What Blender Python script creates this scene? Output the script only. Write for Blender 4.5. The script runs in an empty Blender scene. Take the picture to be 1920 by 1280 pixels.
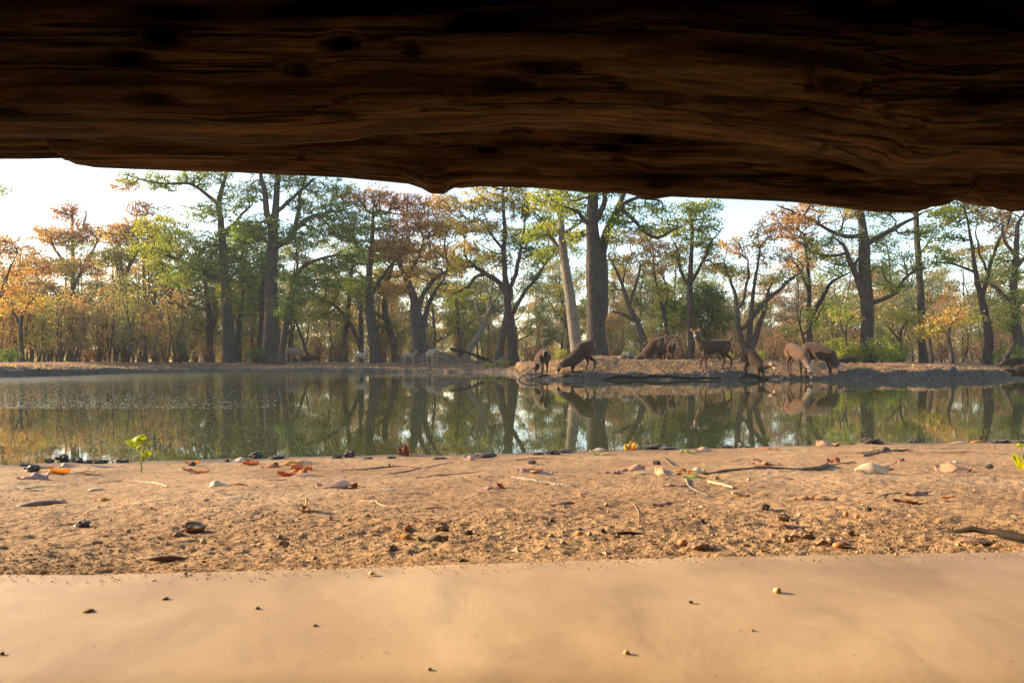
import bpy, math, random
import numpy as np
from mathutils import Vector, noise as mnoise
random.seed(7); rng = np.random.default_rng(7)
sc = bpy.context.scene
COL = sc.collection
R = math.radians

# ------------------------------------------------------------------ camera
EYE = 0.68            # eye height above the pond's surface (pond surface = 0)
F, HY, CX = 1280.0, 678.0, 960.0
cam_d = bpy.data.cameras.new('camera'); cam = bpy.data.objects.new('camera', cam_d); COL.objects.link(cam)
cam_d.sensor_width = 36; cam_d.lens = 24; cam_d.shift_y = 38 / 1920
cam_d.clip_start = 0.05; cam_d.clip_end = 3000
cam.location = (0, 0, EYE); cam.rotation_euler = (R(90), 0, 0)
cam_d.dof.use_dof = True; cam_d.dof.focus_distance = 14; cam_d.dof.aperture_fstop = 18
sc.camera = cam
# ------------------------------------------------------------------ sky, sun, exposure
SUN_EL, SUN_AHEAD = 17.0, 20.0      # sun stands low at the left, a little ahead of the camera
sd = Vector((-math.cos(R(SUN_AHEAD)) * math.cos(R(SUN_EL)), math.sin(R(SUN_AHEAD)) * math.cos(R(SUN_EL)), math.sin(R(SUN_EL))))
w = bpy.data.worlds.new('World'); sc.world = w; w.use_nodes = True
nt = w.node_tree; nt.nodes.clear()
sky = nt.nodes.new('ShaderNodeTexSky'); sky.sky_type = 'NISHITA'; sky.sun_disc = False
sky.sun_elevation = R(SUN_EL); sky.sun_rotation = math.atan2(sd.x, sd.y)
sky.air_density = 1.0; sky.dust_density = 1.0; sky.ozone_density = 1.0; sky.altitude = 0
bg = nt.nodes.new('ShaderNodeBackground'); bg.inputs[1].default_value = 0.15
ow = nt.nodes.new('ShaderNodeOutputWorld')
nt.links.new(sky.outputs[0], bg.inputs[0]); nt.links.new(bg.outputs[0], ow.inputs[0])
sun_d = bpy.data.lights.new('sun', 'SUN'); sun_d.energy = 5.0; sun_d.angle = R(0.6); sun_d.color = (1.0, 0.75, 0.46)
sun = bpy.data.objects.new('sun', sun_d); COL.objects.link(sun); sun.location = (-40, 20, 40)
sun.rotation_euler = (-sd).to_track_quat('-Z', 'Y').to_euler()
sc.view_settings.view_transform = 'Standard'; sc.view_settings.look = 'None'
sc.view_settings.exposure = 1.6; sc.view_settings.gamma = 1.0; sc.view_settings.use_curve_mapping = False
sc.render.engine = 'CYCLES'
sc.cycles.max_bounces = 7; sc.cycles.diffuse_bounces = 3; sc.cycles.glossy_bounces = 2
sc.cycles.transmission_bounces = 3; sc.cycles.volume_bounces = 0; sc.cycles.transparent_max_bounces = 4
sc.cycles.use_denoising = True; sc.cycles.caustics_reflective = False; sc.cycles.caustics_refractive = False

# ------------------------------------------------------------------ helpers
def tag(o, label=None, cat=None, group=None, kind=None):
    if label: o['label'] = label
    if cat: o['category'] = cat
    if group: o['group'] = group
    if kind: o['kind'] = kind
    return o
def mesh_np(name, V, Fc, smooth=True, attrs=None):
    me = bpy.data.meshes.new(name)
    V = np.asarray(V, dtype=np.float32); Fc = np.asarray(Fc, dtype=np.int32)
    k = Fc.shape[1]
    me.vertices.add(len(V)); me.vertices.foreach_set('co', V.ravel())
    me.loops.add(Fc.size); me.loops.foreach_set('vertex_index', Fc.ravel())
    me.polygons.add(len(Fc)); me.polygons.foreach_set('loop_start', np.arange(len(Fc), dtype=np.int32) * k)
    me.polygons.foreach_set('use_smooth', np.full(len(Fc), smooth))
    if attrs:
        for nm, (typ, dom, val) in attrs.items():
            a = me.attributes.new(nm, typ, dom)
            a.data.foreach_set('color' if typ == 'FLOAT_COLOR' else 'value', np.asarray(val, dtype=np.float32).ravel())
    me.update(calc_edges=True); me.validate()
    return me
def obj(name, me, mat=None, parent=None, loc=None):
    o = bpy.data.objects.new(name, me); COL.objects.link(o)
    if mat and me is not None and not len(me.materials): me.materials.append(mat)
    if parent: o.parent = parent
    if loc is not None: o.location = loc
    return o
def empty(name, loc=(0, 0, 0), rz=0):
    o = bpy.data.objects.new(name, None); COL.objects.link(o); o.location = loc; o.rotation_euler = (0, 0, rz)
    o.empty_display_size = .2
    return o
def copy_tree(o, parent=None):
    c = o.copy(); COL.objects.link(c); c.parent = parent
    for ch in list(o.children): copy_tree(ch, c)
    return c
def tube(pts, rad, sides=8, cap=True, flut=0.0, seed=0, base=0):
    """rings along a polyline; returns V, F(quads)"""
    P = np.asarray(pts, float); n = len(P); rad = np.asarray(rad, float)
    T = np.gradient(P, axis=0); T /= np.linalg.norm(T, axis=1)[:, None] + 1e-9
    ref = np.array([0.0, 1.0, 0.0]) if abs(T[0][1]) < .8 else np.array([1.0, 0, 0])
    A = np.cross(T, ref); A /= np.linalg.norm(A, axis=1)[:, None] + 1e-9
    B = np.cross(T, A)
    a = np.linspace(0, 2 * math.pi, sides, endpoint=False)
    rr = rad[:, None] * np.ones((n, sides))
    if flut:
        h = np.cumsum(np.r_[0, np.linalg.norm(np.diff(P, axis=0), axis=1)])
        f = sum(np.sin(k * a[None, :] + seed * k + .25 * h[:, None] * (k - 3)) / k ** .7 for k in (2, 3, 5, 7))
        rr = rr * (1 + flut * f)
    V = P[:, None, :] + rr[..., None] * (np.cos(a)[None, :, None] * A[:, None, :] + np.sin(a)[None, :, None] * B[:, None, :])
    V = V.reshape(-1, 3)
    i = np.arange(n - 1)[:, None] * sides; j = np.arange(sides)[None, :]; j2 = (j + 1) % sides
    Q = np.stack([i + j, i + j2, i + sides + j2, i + sides + j], -1).reshape(-1, 4)
    if cap:
        V = np.vstack([V, P[0], P[-1]]); c0 = len(V) - 2
        jj = np.arange(sides); k2 = (jj + 1) % sides; e = (n - 1) * sides
        Q = np.vstack([Q, np.stack([np.full(sides, c0), k2, jj, jj], -1), np.stack([np.full(sides, c0 + 1), e + jj, e + k2, e + k2], -1)])
    return V, Q + base
def quads_mesh(name, V, Q, smooth=True):
    """quads where a repeated last index means a triangle"""
    me = bpy.data.meshes.new(name)
    me.from_pydata([tuple(v) for v in V], [], [tuple(q[:3]) if q[2] == q[3] else tuple(q) for q in Q.tolist()])
    me.polygons.foreach_set('use_smooth', [smooth] * len(me.polygons)); me.update()
    return me
def tubes_mesh(name, items):
    VV, QQ, b = [], [], 0
    for it in items:
        V, Q = tube(*it[:2], **it[2]); VV.append(V); QQ.append(Q + b); b += len(V)
    return quads_mesh(name, np.vstack(VV), np.vstack(QQ))
def box_mesh(name, x0, x1, y0, y1, z0, z1):
    V = [(x, y, z) for x in (x0, x1) for y in (y0, y1) for z in (z0, z1)]
    return mesh_np(name, V, [(0, 1, 3, 2), (4, 6, 7, 5), (0, 4, 5, 1), (2, 3, 7, 6), (0, 2, 6, 4), (1, 5, 7, 3)], False)
# vectorised value noise / fbm
_perm = np.random.default_rng(3).random(65536)
def vnoise(x, y):
    xi = np.floor(x).astype(np.int64); yi = np.floor(y).astype(np.int64); fx = x - xi; fy = y - yi
    fx = fx * fx * (3 - 2 * fx); fy = fy * fy * (3 - 2 * fy)
    h = lambda a, b: _perm[((a * 73856093) ^ (b * 19349663)) & 65535]
    return (h(xi, yi) * (1 - fx) + h(xi + 1, yi) * fx) * (1 - fy) + (h(xi, yi + 1) * (1 - fx) + h(xi + 1, yi + 1) * fx) * fy
def fbm(x, y, o=4):
    s = 0; a = .5
    for k in range(o): s = s + a * (vnoise(x * 2 ** k + 17 * k, y * 2 ** k + 5 * k) - .5); a *= .5
    return s * 2
def sstep(a, b, x):
    t = np.clip((x - a) / (b - a), 0, 1); return t * t * (3 - 2 * t)

# ------------------------------------------------------------------ terrain
FAR = np.array([(-600, 716), (-200, 711), (0, 707), (60, 706), (130, 704), (200, 700.8), (300, 698.7), (400, 697.5), (700, 697), (900, 697.6), (950, 698.4), (966, 700),
                (974, 711), (985, 713), (1100, 712), (1300, 711.5), (1450, 711), (1560, 712), (1750, 711), (1850, 709), (1920, 706), (2100, 700), (2500, 698)], float)
BANK = np.array([(-600, .4), (0, .40), (150, .36), (240, .27), (400, .20), (700, .23), (900, .25), (965, .2), (980, .06), (1040, .10), (1090, .22), (1300, .24), (1400, .22), (1480, .12), (1545, .14),
                 (1600, .33), (1700, .37), (1850, .30), (1920, .2), (2500, .3)], float)
NEAR = np.array([(-900, 885), (0, 872), (100, 868), (240, 866), (480, 859), (650, 857), (960, 850), (1180, 841), (1450, 835), (1640, 829), (1920, 826), (2600, 822)], float)
TOP = np.array([(-600, .62), (0, .60), (300, .62), (900, .60), (980, .62), (1060, .70), (1130, .82), (1200, .76), (1350, .74), (1500, .66), (1600, .60), (1750, .56), (1920, .55), (2500, .6)], float)
def shore_far(px): return EYE * F / (np.interp(px, FAR[:, 0], FAR[:, 1]) - HY)
def shore_near(px): return EYE * F / (np.interp(px, NEAR[:, 0], NEAR[:, 1]) - HY)
def edge_ledge(px): return 0.24 * F / (np.interp(px, [-900, 0, 200, 600, 960, 1300, 1920, 2800], [1076, 1071, 1072, 1062, 1050, 1040, 1030, 1015]) - HY)
def ground(x, y, detail=True):
    x = np.asarray(x, float); y = np.maximum(np.asarray(y, float), .3)
    px = CX + F * x / y
    wob = .9 * fbm(x * .35, y * .1 + 3, 3)
    sf = y - shore_far(px) + wob * .5 + .25 * fbm(x * 1.3, y * .2 + 9, 3)
    sn = shore_near(px) - y + .22 * fbm(x * 1.1 + 4, y * .4, 4)
    hb = np.interp(px, BANK[:, 0], BANK[:, 1]) * (1 + .5 * fbm(x * .9, 7 + y * 0, 3))
    top = np.interp(px, TOP[:, 0], TOP[:, 1])
    mound = sstep(985, 1080, px) * (1 - sstep(1520, 1600, px))
    run = 12 - 7.5 * mound
    zf = np.where(sf < 0, np.maximum(sf * .5, -.4), hb * sstep(-.05, .3, sf) + (top - hb) * sstep(.2, run, sf))
    back = mound * sstep(6.5, 12, sf)
    zf = zf * (1 - back) + .60 * back
    zf = zf + .16 * np.exp(-((x - 4.1) / 1.6) ** 2 - ((y - 33.3) / 2.2) ** 2)
    zf = zf + (.66 - zf) * sstep(14, 60, sf)
    yl = edge_ledge(px); t = np.clip(sn / np.maximum(shore_near(px) - yl, .5), 0, 1.05)
    zn = np.where(sn < 0, np.maximum(sn * .25, -.4), .428 * t ** 1.18)
    nearside = y < 12
    z = np.where(nearside, zn, zf)
    if detail:
        near_amt = sstep(-.2, .5, np.where(nearside, sn, sf))
        # trodden soil: hoof marks, lumps
        z = z + np.where(nearside, near_amt * sstep(-.1, 1.2, sn) * sstep(-.02, .5, y - yl + .02) * (.022 * fbm(x * 2.2, y * 2.2, 3)) + near_amt * sstep(-.03, .1, y - yl) * (.0065 * fbm(x * 17, y * 17, 3) + .0042 * fbm(x * 75, y * 75, 2) * sstep(5, 2, y)),
                         near_amt * (.08 * fbm(x * .9, y * .9, 3) + .055 * fbm(x * 3.4, y * 3.4, 3) + .045 * fbm(x * 9.5, y * 9.5, 2) * sstep(60, 35, y)))
        rim = np.exp(-((sn - .08) / .10) ** 2) * nearside
        z = z + rim * .012 * np.maximum(0, fbm(x * 7, y * 7, 3) + .25)
        face = np.exp(-((sf - .2) / .3) ** 2) * (~nearside)
        z = z + face * (.12 * fbm(x * 3.5, y * 4, 3) + .07 * fbm(x * 9, y * 9, 3))
    z = np.where(nearside & (y < yl - .008), np.minimum(z, .37), z)
    return z
def hit(px, py, ymin=.4, ymax=200):
    """point of the terrain seen at a pixel of the photograph"""
    ys = np.geomspace(ymin, ymax, 4000)
    zs = ground((px - CX) / F * ys, ys, False); ray = EYE + (HY - py) / F * ys
    k = np.argmax(ray <= np.maximum(zs, 0)); Y = ys[k] if (ray <= np.maximum(zs, 0)).any() else ymax
    X = (px - CX) / F * Y
    return X, Y, max(0.0, float(ground(X, Y)))
def gz(x, y): return float(ground(np.array([x]), np.array([y]))[0])
def P3(px, py, D): return np.array([(px - CX) / F * D, D, EYE + (HY - py) / F * D])

# ------------------------------------------------------------------ materials
def mat(name, rough=.8, spec=.3):
    m = bpy.data.materials.new(name); m.use_nodes = True; n = m.node_tree.nodes
    p = n['Principled BSDF']; p.inputs['Roughness'].default_value = rough; p.inputs['Specular IOR Level'].default_value = spec
    return m, m.node_tree, p
def ramp(t, stops, fac):
    r = t.nodes.new('ShaderNodeValToRGB'); e = r.color_ramp.elements
    while len(e) > 1: e.remove(e[-1])
    for i, (pos, c) in enumerate(stops):
        k = e[0] if i == 0 else e.new(pos)
        k.position = pos; k.color = (*c, 1)
    t.links.new(fac, r.inputs[0]); return r.outputs[0]
def tex(t, scale=(1, 1, 1), ns=5, detail=6, rough=.6, coord='Object', dist=0):
    tc = t.nodes.new('ShaderNodeTexCoord'); mp = t.nodes.new('ShaderNodeMapping'); mp.inputs['Scale'].default_value = scale
    n = t.nodes.new('ShaderNodeTexNoise'); n.inputs['Scale'].default_value = ns; n.inputs['Detail'].default_value = detail
    n.inputs['Roughness'].default_value = rough; n.inputs['Distortion'].default_value = dist
    t.links.new(tc.outputs[coord], mp.inputs[0]); t.links.new(mp.outputs[0], n.inputs[0]); return n.outputs[0]
def mix(t, fac, a, b, mode='MIX'):
    m = t.nodes.new('ShaderNodeMix'); m.data_type = 'RGBA'; m.blend_type = mode
    for s, v in ((0, fac), (6, a), (7, b)):
        if isinstance(v, (int, float)): m.inputs[s].default_value = v
        elif isinstance(v, tuple): m.inputs[s].default_value = (*v, 1)
        else: t.links.new(v, m.inputs[s])
    return m.outputs[2]
def bump(t, p, h, strength, dist=.02, normal=None):
    b = t.nodes.new('ShaderNodeBump'); b.inputs['Strength'].default_value = strength; b.inputs['Distance'].default_value = dist
    t.links.new(h, b.inputs['Height'])
    if normal: t.links.new(normal, b.inputs['Normal'])
    t.links.new(b.outputs[0], p.inputs['Normal']); return b.outputs[0]
def mathn(t, op, a, b=None, c=None):
    m = t.nodes.new('ShaderNodeMath'); m.operation = op
    for i, v in enumerate((a, b, c)):
        if v is None: continue
        if isinstance(v, (int, float)): m.inputs[i].default_value = v
        else: t.links.new(v, m.inputs[i])
    return m.outputs[0]

# soil: dry sandy crust; 'mud' marks the wet rim and paints extra shade on the far bank face, 'litter' the leaf-strewn forest floor
M_soil, t, p = mat('soil', .95, .15)
a_mud = t.nodes.new('ShaderNodeAttribute'); a_mud.attribute_name = 'mud'
a_lit = t.nodes.new('ShaderNodeAttribute'); a_lit.attribute_name = 'litter'
n1 = tex(t, ns=1.3, detail=8); n2 = tex(t, ns=38, detail=4, rough=.75); n3 = tex(t, ns=190, detail=2, rough=.8)
c = ramp(t, [(.3, (.205, .118, .056)), (.5, (.29, .172, .082)), (.7, (.365, .235, .120))], n1)
c = mix(t, .8, c, ramp(t, [(.33, (.45, .42, .40)), (.5, (1, 1, 1)), (.68, (1.25, 1.2, 1.1))], n2), 'MULTIPLY')
c = mix(t, .55, c, ramp(t, [(.36, (.5, .45, .42)), (.5, (1, 1, 1)), (.64, (1.4, 1.3, 1.2))], n3), 'MULTIPLY')
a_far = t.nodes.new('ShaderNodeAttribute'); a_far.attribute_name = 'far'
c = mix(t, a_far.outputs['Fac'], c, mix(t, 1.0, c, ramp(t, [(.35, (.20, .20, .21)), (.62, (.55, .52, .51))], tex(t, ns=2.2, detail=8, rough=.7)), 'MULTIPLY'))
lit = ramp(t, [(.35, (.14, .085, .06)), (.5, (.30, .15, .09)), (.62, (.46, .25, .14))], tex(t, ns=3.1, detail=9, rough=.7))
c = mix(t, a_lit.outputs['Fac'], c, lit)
c = mix(t, a_mud.outputs['Fac'], c, ramp(t, [(.32, (.030, .025, .022)), (.5, (.075, .060, .048)), (.7, (.15, .118, .09))], tex(t, ns=5, detail=9, rough=.75)))
t.links.new(c, p.inputs['Base Color'])
h = mathn(t, 'ADD', mathn(t, 'MULTIPLY', n2, 1.0), mathn(t, 'MULTIPLY', n3, .35))
nf = mathn(t, 'MULTIPLY', mathn(t, 'MULTIPLY', tex(t, (1, 1, 1), ns=7, detail=6, rough=.7), a_far.outputs['Fac']), 16.0)
bump(t, p, mathn(t, 'ADD', h, nf), .9, .008)

ys = np.unique(np.concatenate([1 / np.linspace(1 / .68, 1 / 6.4, 420), np.linspace(6.4, 22, 14), np.linspace(22, 50, 150), np.geomspace(50, 300, 46)]))
ts = np.concatenate([np.linspace(-1.3, -.82, 22)[:-1], np.linspace(-.82, .82, 560), np.linspace(.82, 1.3, 22)[1:]])
X = ts[None, :] * ys[:, None]; Y = np.repeat(ys[:, None], len(ts), 1)
Z = ground(X, Y)
px = CX + F * ts[None, :] + 0 * Y
sfar = Y - shore_far(px); sn = shore_near(px) - Y
slope = np.abs(np.gradient(Z, axis=0) / (np.gradient(Y, axis=0) + 1e-6))
mud = np.where(Y < 12, sstep(.30, .0, sn + .25 * fbm(X * 3, Y * 3, 3)) , np.maximum(sstep(.95, .35, sfar + .5 * fbm(X * 2, Y * 2, 3)), 0) )  # on the far bank face the mud tone also deepens its shade
mud = np.clip(np.where((Y >= 12) & (Z < .05), .9, mud), 0, 1)
mud = np.maximum(mud, (Z < -.005) * 1.0)
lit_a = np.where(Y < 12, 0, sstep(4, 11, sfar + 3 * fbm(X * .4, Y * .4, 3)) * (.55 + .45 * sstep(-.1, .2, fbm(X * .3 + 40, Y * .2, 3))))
n0, n1_ = Y.shape
ii = np.arange(n0 - 1)[:, None] * n1_; jj = np.arange(n1_ - 1)[None, :]
Q = np.stack([ii + jj, ii + jj + 1, ii + n1_ + jj + 1, ii + n1_ + jj], -1).reshape(-1, 4)
V = np.stack([X, Y, Z], -1).reshape(-1, 3)
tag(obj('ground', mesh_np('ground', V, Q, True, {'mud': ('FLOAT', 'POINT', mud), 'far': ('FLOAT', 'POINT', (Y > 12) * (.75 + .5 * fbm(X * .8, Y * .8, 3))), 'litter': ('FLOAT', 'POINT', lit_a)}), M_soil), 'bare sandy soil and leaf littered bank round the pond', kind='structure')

# ------------------------------------------------------------------ water
M_water, t, p = mat('pond_water', .012, .5)
p.inputs['IOR'].default_value = 1.333
c = ramp(t, [(.35, (.034, .040, .014)), (.65, (.058, .060, .024))], tex(t, ns=.35, detail=3))
t.links.new(c, p.inputs['Base Color'])
tc = t.nodes.new('ShaderNodeTexCoord')
wav = tex(t, (1.0, .55, 1), ns=9, detail=3, rough=.5); wav2 = tex(t, (1.1, .45, 1), ns=2.2, detail=2, rough=.5)
# a breath of wind roughens the far end of the pond at one side
sx = t.nodes.new('ShaderNodeSeparateXYZ'); t.links.new(tc.outputs['Object'], sx.inputs[0])
wind = mathn(t, 'MULTIPLY', mathn(t, 'SMOOTH_MIN', mathn(t, 'MAXIMUM', mathn(t, 'MULTIPLY', mathn(t, 'ADD', sx.outputs[0], 6.0), -.09), 0.0), 1.0, .1),
             mathn(t, 'SMOOTH_MIN', mathn(t, 'MAXIMUM', mathn(t, 'MULTIPLY', mathn(t, 'ADD', sx.outputs[1], -11.0), .07), 0.0), 1.0, .1))
amp = mathn(t, 'ADD', mathn(t, 'MULTIPLY', wind, 24.0), .45)
rgh = mathn(t, 'ADD', mathn(t, 'MULTIPLY', wind, .20), .012); t.links.new(rgh, p.inputs['Roughness'])
hh = mathn(t, 'MULTIPLY', mathn(t, 'ADD', mathn(t, 'MULTIPLY', wav, .35), wav2), amp)
bump(t, p, hh, .35, .006)
tag(obj('water', mesh_np('water', [(-70, 2, 0), (70, 2, 0), (70, 62, 0), (-70, 62, 0)], [(0, 1, 2, 3)]), M_water), 'still murky pond mirroring the wood', kind='structure')
# ------------------------------------------------------------------ the hide: dark room, logs over the slot, plastered ledge
M_wood, t, p = mat('old_log_wood', .9, .1)
g1 = tex(t, (1, 9, 9), ns=2.6, detail=10, rough=.72, dist=.3); g2 = tex(t, (1, 12, 12), ns=6, detail=8, rough=.7); g3 = tex(t, ns=4, detail=4)
c = ramp(t, [(.28, (.022, .013, .009)), (.46, (.078, .051, .032)), (.6, (.145, .100, .060)), (.78, (.25, .18, .115))], g1)
c = mix(t, .6, c, ramp(t, [(.40, (.12, .10, .09)), (.50, (1, 1, 1))], g2), 'MULTIPLY')
c = mix(t, .2, c, ramp(t, [(.35, (.35, .3, .28)), (.55, (1, 1, 1))], g3), 'MULTIPLY')
g4 = tex(t, (1.6, 34, 34), ns=6, detail=5, rough=.7, dist=.3); g5 = tex(t, (.22, 9, 9), ns=3.4, detail=4, rough=.55, dist=.35)
c = mix(t, .7, c, ramp(t, [(.40, (.45, .42, .4)), (.55, (1.15, 1.1, 1.05))], g4), 'MULTIPLY')
crk = ramp(t, [(.470, (1, 1, 1)), (.494, (.05, .05, .05)), (.506, (.05, .05, .05)), (.525, (1, 1, 1))], g5)
c = mix(t, .75, c, crk, 'MULTIPLY')
t.links.new(c, p.inputs['Base Color']); bump(t, p, mathn(t, 'ADD', mathn(t, 'ADD', g1, mathn(t, 'MULTIPLY', g4, .5)), mathn(t, 'MULTIPLY', crk, .5)), 1.0, .006)
M_dark, t, p = mat('hide_inner_wall', .95, .1); p.inputs['Base Color'].default_value = (.05, .038, .03, 1)

def log_mesh(name, x0, x1, prof, Yc, Rr, nx=620, na=72, seed=0, ridge=.010, crack=()):
    """a rough log lying across the slot; its underside follows prof (photo height of its lower edge)"""
    xs = np.linspace(x0, x1, nx)
    Ye = Yc
    px = CX + F * xs / (Yc)
    py = np.interp(px, [q[0] for q in prof], [q[1] for q in prof])
    k = np.ones(61) / 61; sm = np.convolve(np.pad(py, 30, 'edge'), k, 'valid')
    def zc(v):   # axis height for which the sight line touches the underside
        th = np.arctan(v); z = np.tan(th) * Yc
        for _ in range(30): z = np.tan(th + np.arcsin(np.minimum(.95, Rr / np.hypot(Yc, z)))) * Yc
        return z
    zs = zc((HY - sm) / F); zd = zc((HY - py) / F) - zs
    a = np.linspace(0, 2 * math.pi, na, endpoint=False)
    V = np.zeros((nx, na, 3))
    for i in range(nx):
        for j in range(na):
            ca, sa = math.cos(a[j]), math.sin(a[j])
            q = Vector((xs[i] * 2.2 + seed, ca * 2.2, sa * 2.2)); q2 = Vector((xs[i] * 5 + seed, ca * 9, sa * 9))
            d = 1.6 * ridge * mnoise.noise(q) + ridge * .9 * mnoise.noise(q2)
            n = mnoise.noise(Vector((xs[i] * 1.7 + 5 + seed, a[j] * 5.0 + .6 * math.sin(xs[i] * 3), 0)))
            d -= ridge * 1.3 * max(0, 1 - abs(n) / .07)            # drying cracks that run with the grain
            for (cx_, ca_, rx_, ra_, dep) in crack:
                e = ((xs[i] - cx_) / rx_) ** 2 + ((a[j] - ca_) / ra_) ** 2
                d += dep * (math.exp(-abs(e - 1) * 3) * .6 - math.exp(-e * 2.5))
            wt = max(0, -sa) ** 1.5
            V[i, j] = (xs[i], Yc + (Rr + d) * ca, zs[i] + zd[i] * wt + (Rr + d * (1 - .8 * wt)) * sa + EYE)
    ii = np.arange(nx - 1)[:, None] * na; jj = np.arange(na)[None, :]; j2 = (jj + 1) % na
    Q = np.stack([ii + jj, ii + j2, ii + na + j2, ii + na + jj], -1).reshape(-1, 4)
    V = V.reshape(-1, 3); e = (nx - 1) * na
    V = np.vstack([V, V[:na].mean(0), V[e:e + na].mean(0)])
    j = np.arange(na); k2 = (j + 1) % na
    Q = np.vstack([Q, np.stack([np.full(na, nx * na), k2, j, j], -1), np.stack([np.full(na, nx * na + 1), e + j, e + k2, e + k2], -1)])
    return quads_mesh(name, V, Q)
prof_low = [(135, 312), (150, 314), (165, 317), (400, 322), (640, 333), (760, 343), (785, 352), (805, 364), (830, 366), (850, 353), (900, 349), (1000, 352), (1100, 362), (1180, 365), (1210, 374),
            (1225, 376), (1260, 371), (1380, 375), (1500, 381), (1590, 391), (1640, 397), (1700, 398), (1730, 396), (1745, 388), (1775, 384), (1785, 376)]
prof_up = [(-800, 262), (0, 255), (300, 258), (440, 265), (560, 262), (640, 260), (690, 250), (780, 248), (900, 243), (960, 238), (1100, 238), (1200, 245), (1330, 260), (1430, 272), (1520, 284), (1600, 298),
           (1650, 314), (1680, 324), (1720, 325), (1760, 318), (1830, 320), (1920, 322), (2700, 330)]
YL, YU = .98, .77
xa = (135 - CX) / F * YL; xb = (1785 - CX) / F * YL
tag(obj('lower_lintel_log', log_mesh('lower_lintel_log', xa, xb, prof_low, YL, .085, seed=1, ridge=.009), M_wood),
    'cracked brown log with a knobbly underside right above the viewing slot', 'log', 'logs stacked over the viewing slot')
tag(obj('upper_lintel_log', log_mesh('upper_lintel_log', -1.75, 1.75, prof_up, YU, .125, nx=800, seed=11, ridge=.013,
    crack=[(.325, math.pi * 1.26, .035, .10, .02), (.58, math.pi * 1.27, .05, .16, .025)]), M_wood),
    'thick knotty log with wavy grain resting on top of the slot log', 'log', 'logs stacked over the viewing slot')
prof_l2 = [(-900, 304), (0, 301), (60, 300), (136, 298), (170, 297)]
tag(obj('end_lintel_log', log_mesh('end_lintel_log', -1.9, (150 - CX) / F * 1.0, prof_l2, 1.0, .075, nx=260, seed=21, ridge=.005), M_wood),
    'thinner dark log end beside the slot log, over the open sky', 'log', 'logs stacked over the viewing slot')
prof_r2 = [(1770, 372), (1800, 371), (1830, 377), (1840, 385), (1880, 388), (1897, 391), (1905, 397), (1925, 395), (2700, 400)]
tag(obj('splintered_lintel_log', log_mesh('splintered_lintel_log', (1800 - CX) / F * 1.02, 1.9, prof_r2, 1.02, .07, nx=260, seed=31, ridge=.007), M_wood),
    'splintered dark log stub past the broken end of the slot log', 'log', 'logs stacked over the viewing slot')
# roof and walls of the hide round the camera
hide = empty('viewing_hide', (0, 0, 0))
tag(hide, 'dark low room of the hide round the viewing slot', 'hide')
for nm, b in (('roof', (-2.1, 2.1, -2.2, 1.25, EYE + .56, EYE + .74)), ('back_wall', (-2.1, 2.1, -2.35, -2.2, EYE - 1.3, EYE + .74)),
              ('side_wall', (-2.1, -1.95, -2.2, .9, EYE - 1.3, EYE + .56)), ('side_wall', (1.95, 2.1, -2.2, .9, EYE - 1.3, EYE + .56)),
              ('floor_slab', (-1.95, 1.95, -2.2, .30, EYE - 1.45, EYE - 1.3)), ('front_wall', (-1.95, 1.95, .52, .70, EYE - 1.45, EYE - .36)),
              ('header_beam', (-1.95, 1.95, .93, 1.1, EYE + .47, EYE + .56))):
    obj(nm, box_mesh(nm, *b), M_dark, hide)
# plastered ledge
M_led, t, p = mat('smooth_plaster_ledge', .55, .35)
n1 = tex(t, (1, .7, 1), ns=3.2, detail=7, rough=.6, dist=.4); n2 = tex(t, (1, .6, 1), ns=11, detail=6, dist=.5); n3 = tex(t, ns=120, detail=2)
c = ramp(t, [(.3, (.31, .195, .090)), (.5, (.43, .285, .140)), (.7, (.56, .40, .225))], n1)
c = mix(t, .5, c, ramp(t, [(.34, (.66, .63, .60)), (.5, (1, 1, 1)), (.7, (1.12, 1.12, 1.12))], n2), 'MULTIPLY')
c = mix(t, .8, c, ramp(t, [(.26, (.5, .42, .36)), (.31, (1, 1, 1))], n3), 'MULTIPLY')
t.links.new(c, p.inputs['Base Color']); bump(t, p, mathn(t, 'ADD', n2, mathn(t, 'MULTIPLY', n3, .2)), .25, .003)
us = np.linspace(-1.94, 1.94, 260); V = []
prof = [(-1, -.30), (-1, -.03)] + [(-1 + .03 * k, -.03 + .03 * math.sin(k / 6 * math.pi / 2)) for k in range(1, 7)] + [(.0, .0)] * 0
rows = []
for x in us:
    ye = float(edge_ledge(CX + F * x / .82)); ys0 = .47
    r = [(ys0, EYE - .5), (ys0, EYE - .262), (ys0 + .006, EYE - .250), (ys0 + .02, EYE - .243)]
    for k in range(1, 15):
        f = k / 14; yy = ys0 + .02 + (ye - ys0 - .035) * f
        r.append((yy, EYE - .240 + .0025 * float(fbm(np.array(x * 3.0), np.array(yy * 6), 3)) + .0015 * math.sin(f * 3.1)))
    r += [(ye - .006, EYE - .2415), (ye + .002, EYE - .246), (ye + .006, EYE - .256), (ye + .008, EYE - .5)]
    rows.append([(x, a, b) for a, b in r])
V = np.array(rows); nx, na, _ = V.shape
ii = np.arange(nx - 1)[:, None] * na; jj = np.arange(na - 1)[None, :]
Q = np.stack([ii + jj, ii + na + jj, ii + na + jj + 1, ii + jj + 1], -1).reshape(-1, 4)
tag(obj('ledge', mesh_np('ledge', V.reshape(-1, 3), Q), M_led), 'smooth tan plastered ledge along the bottom of the slot', kind='structure')
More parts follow.
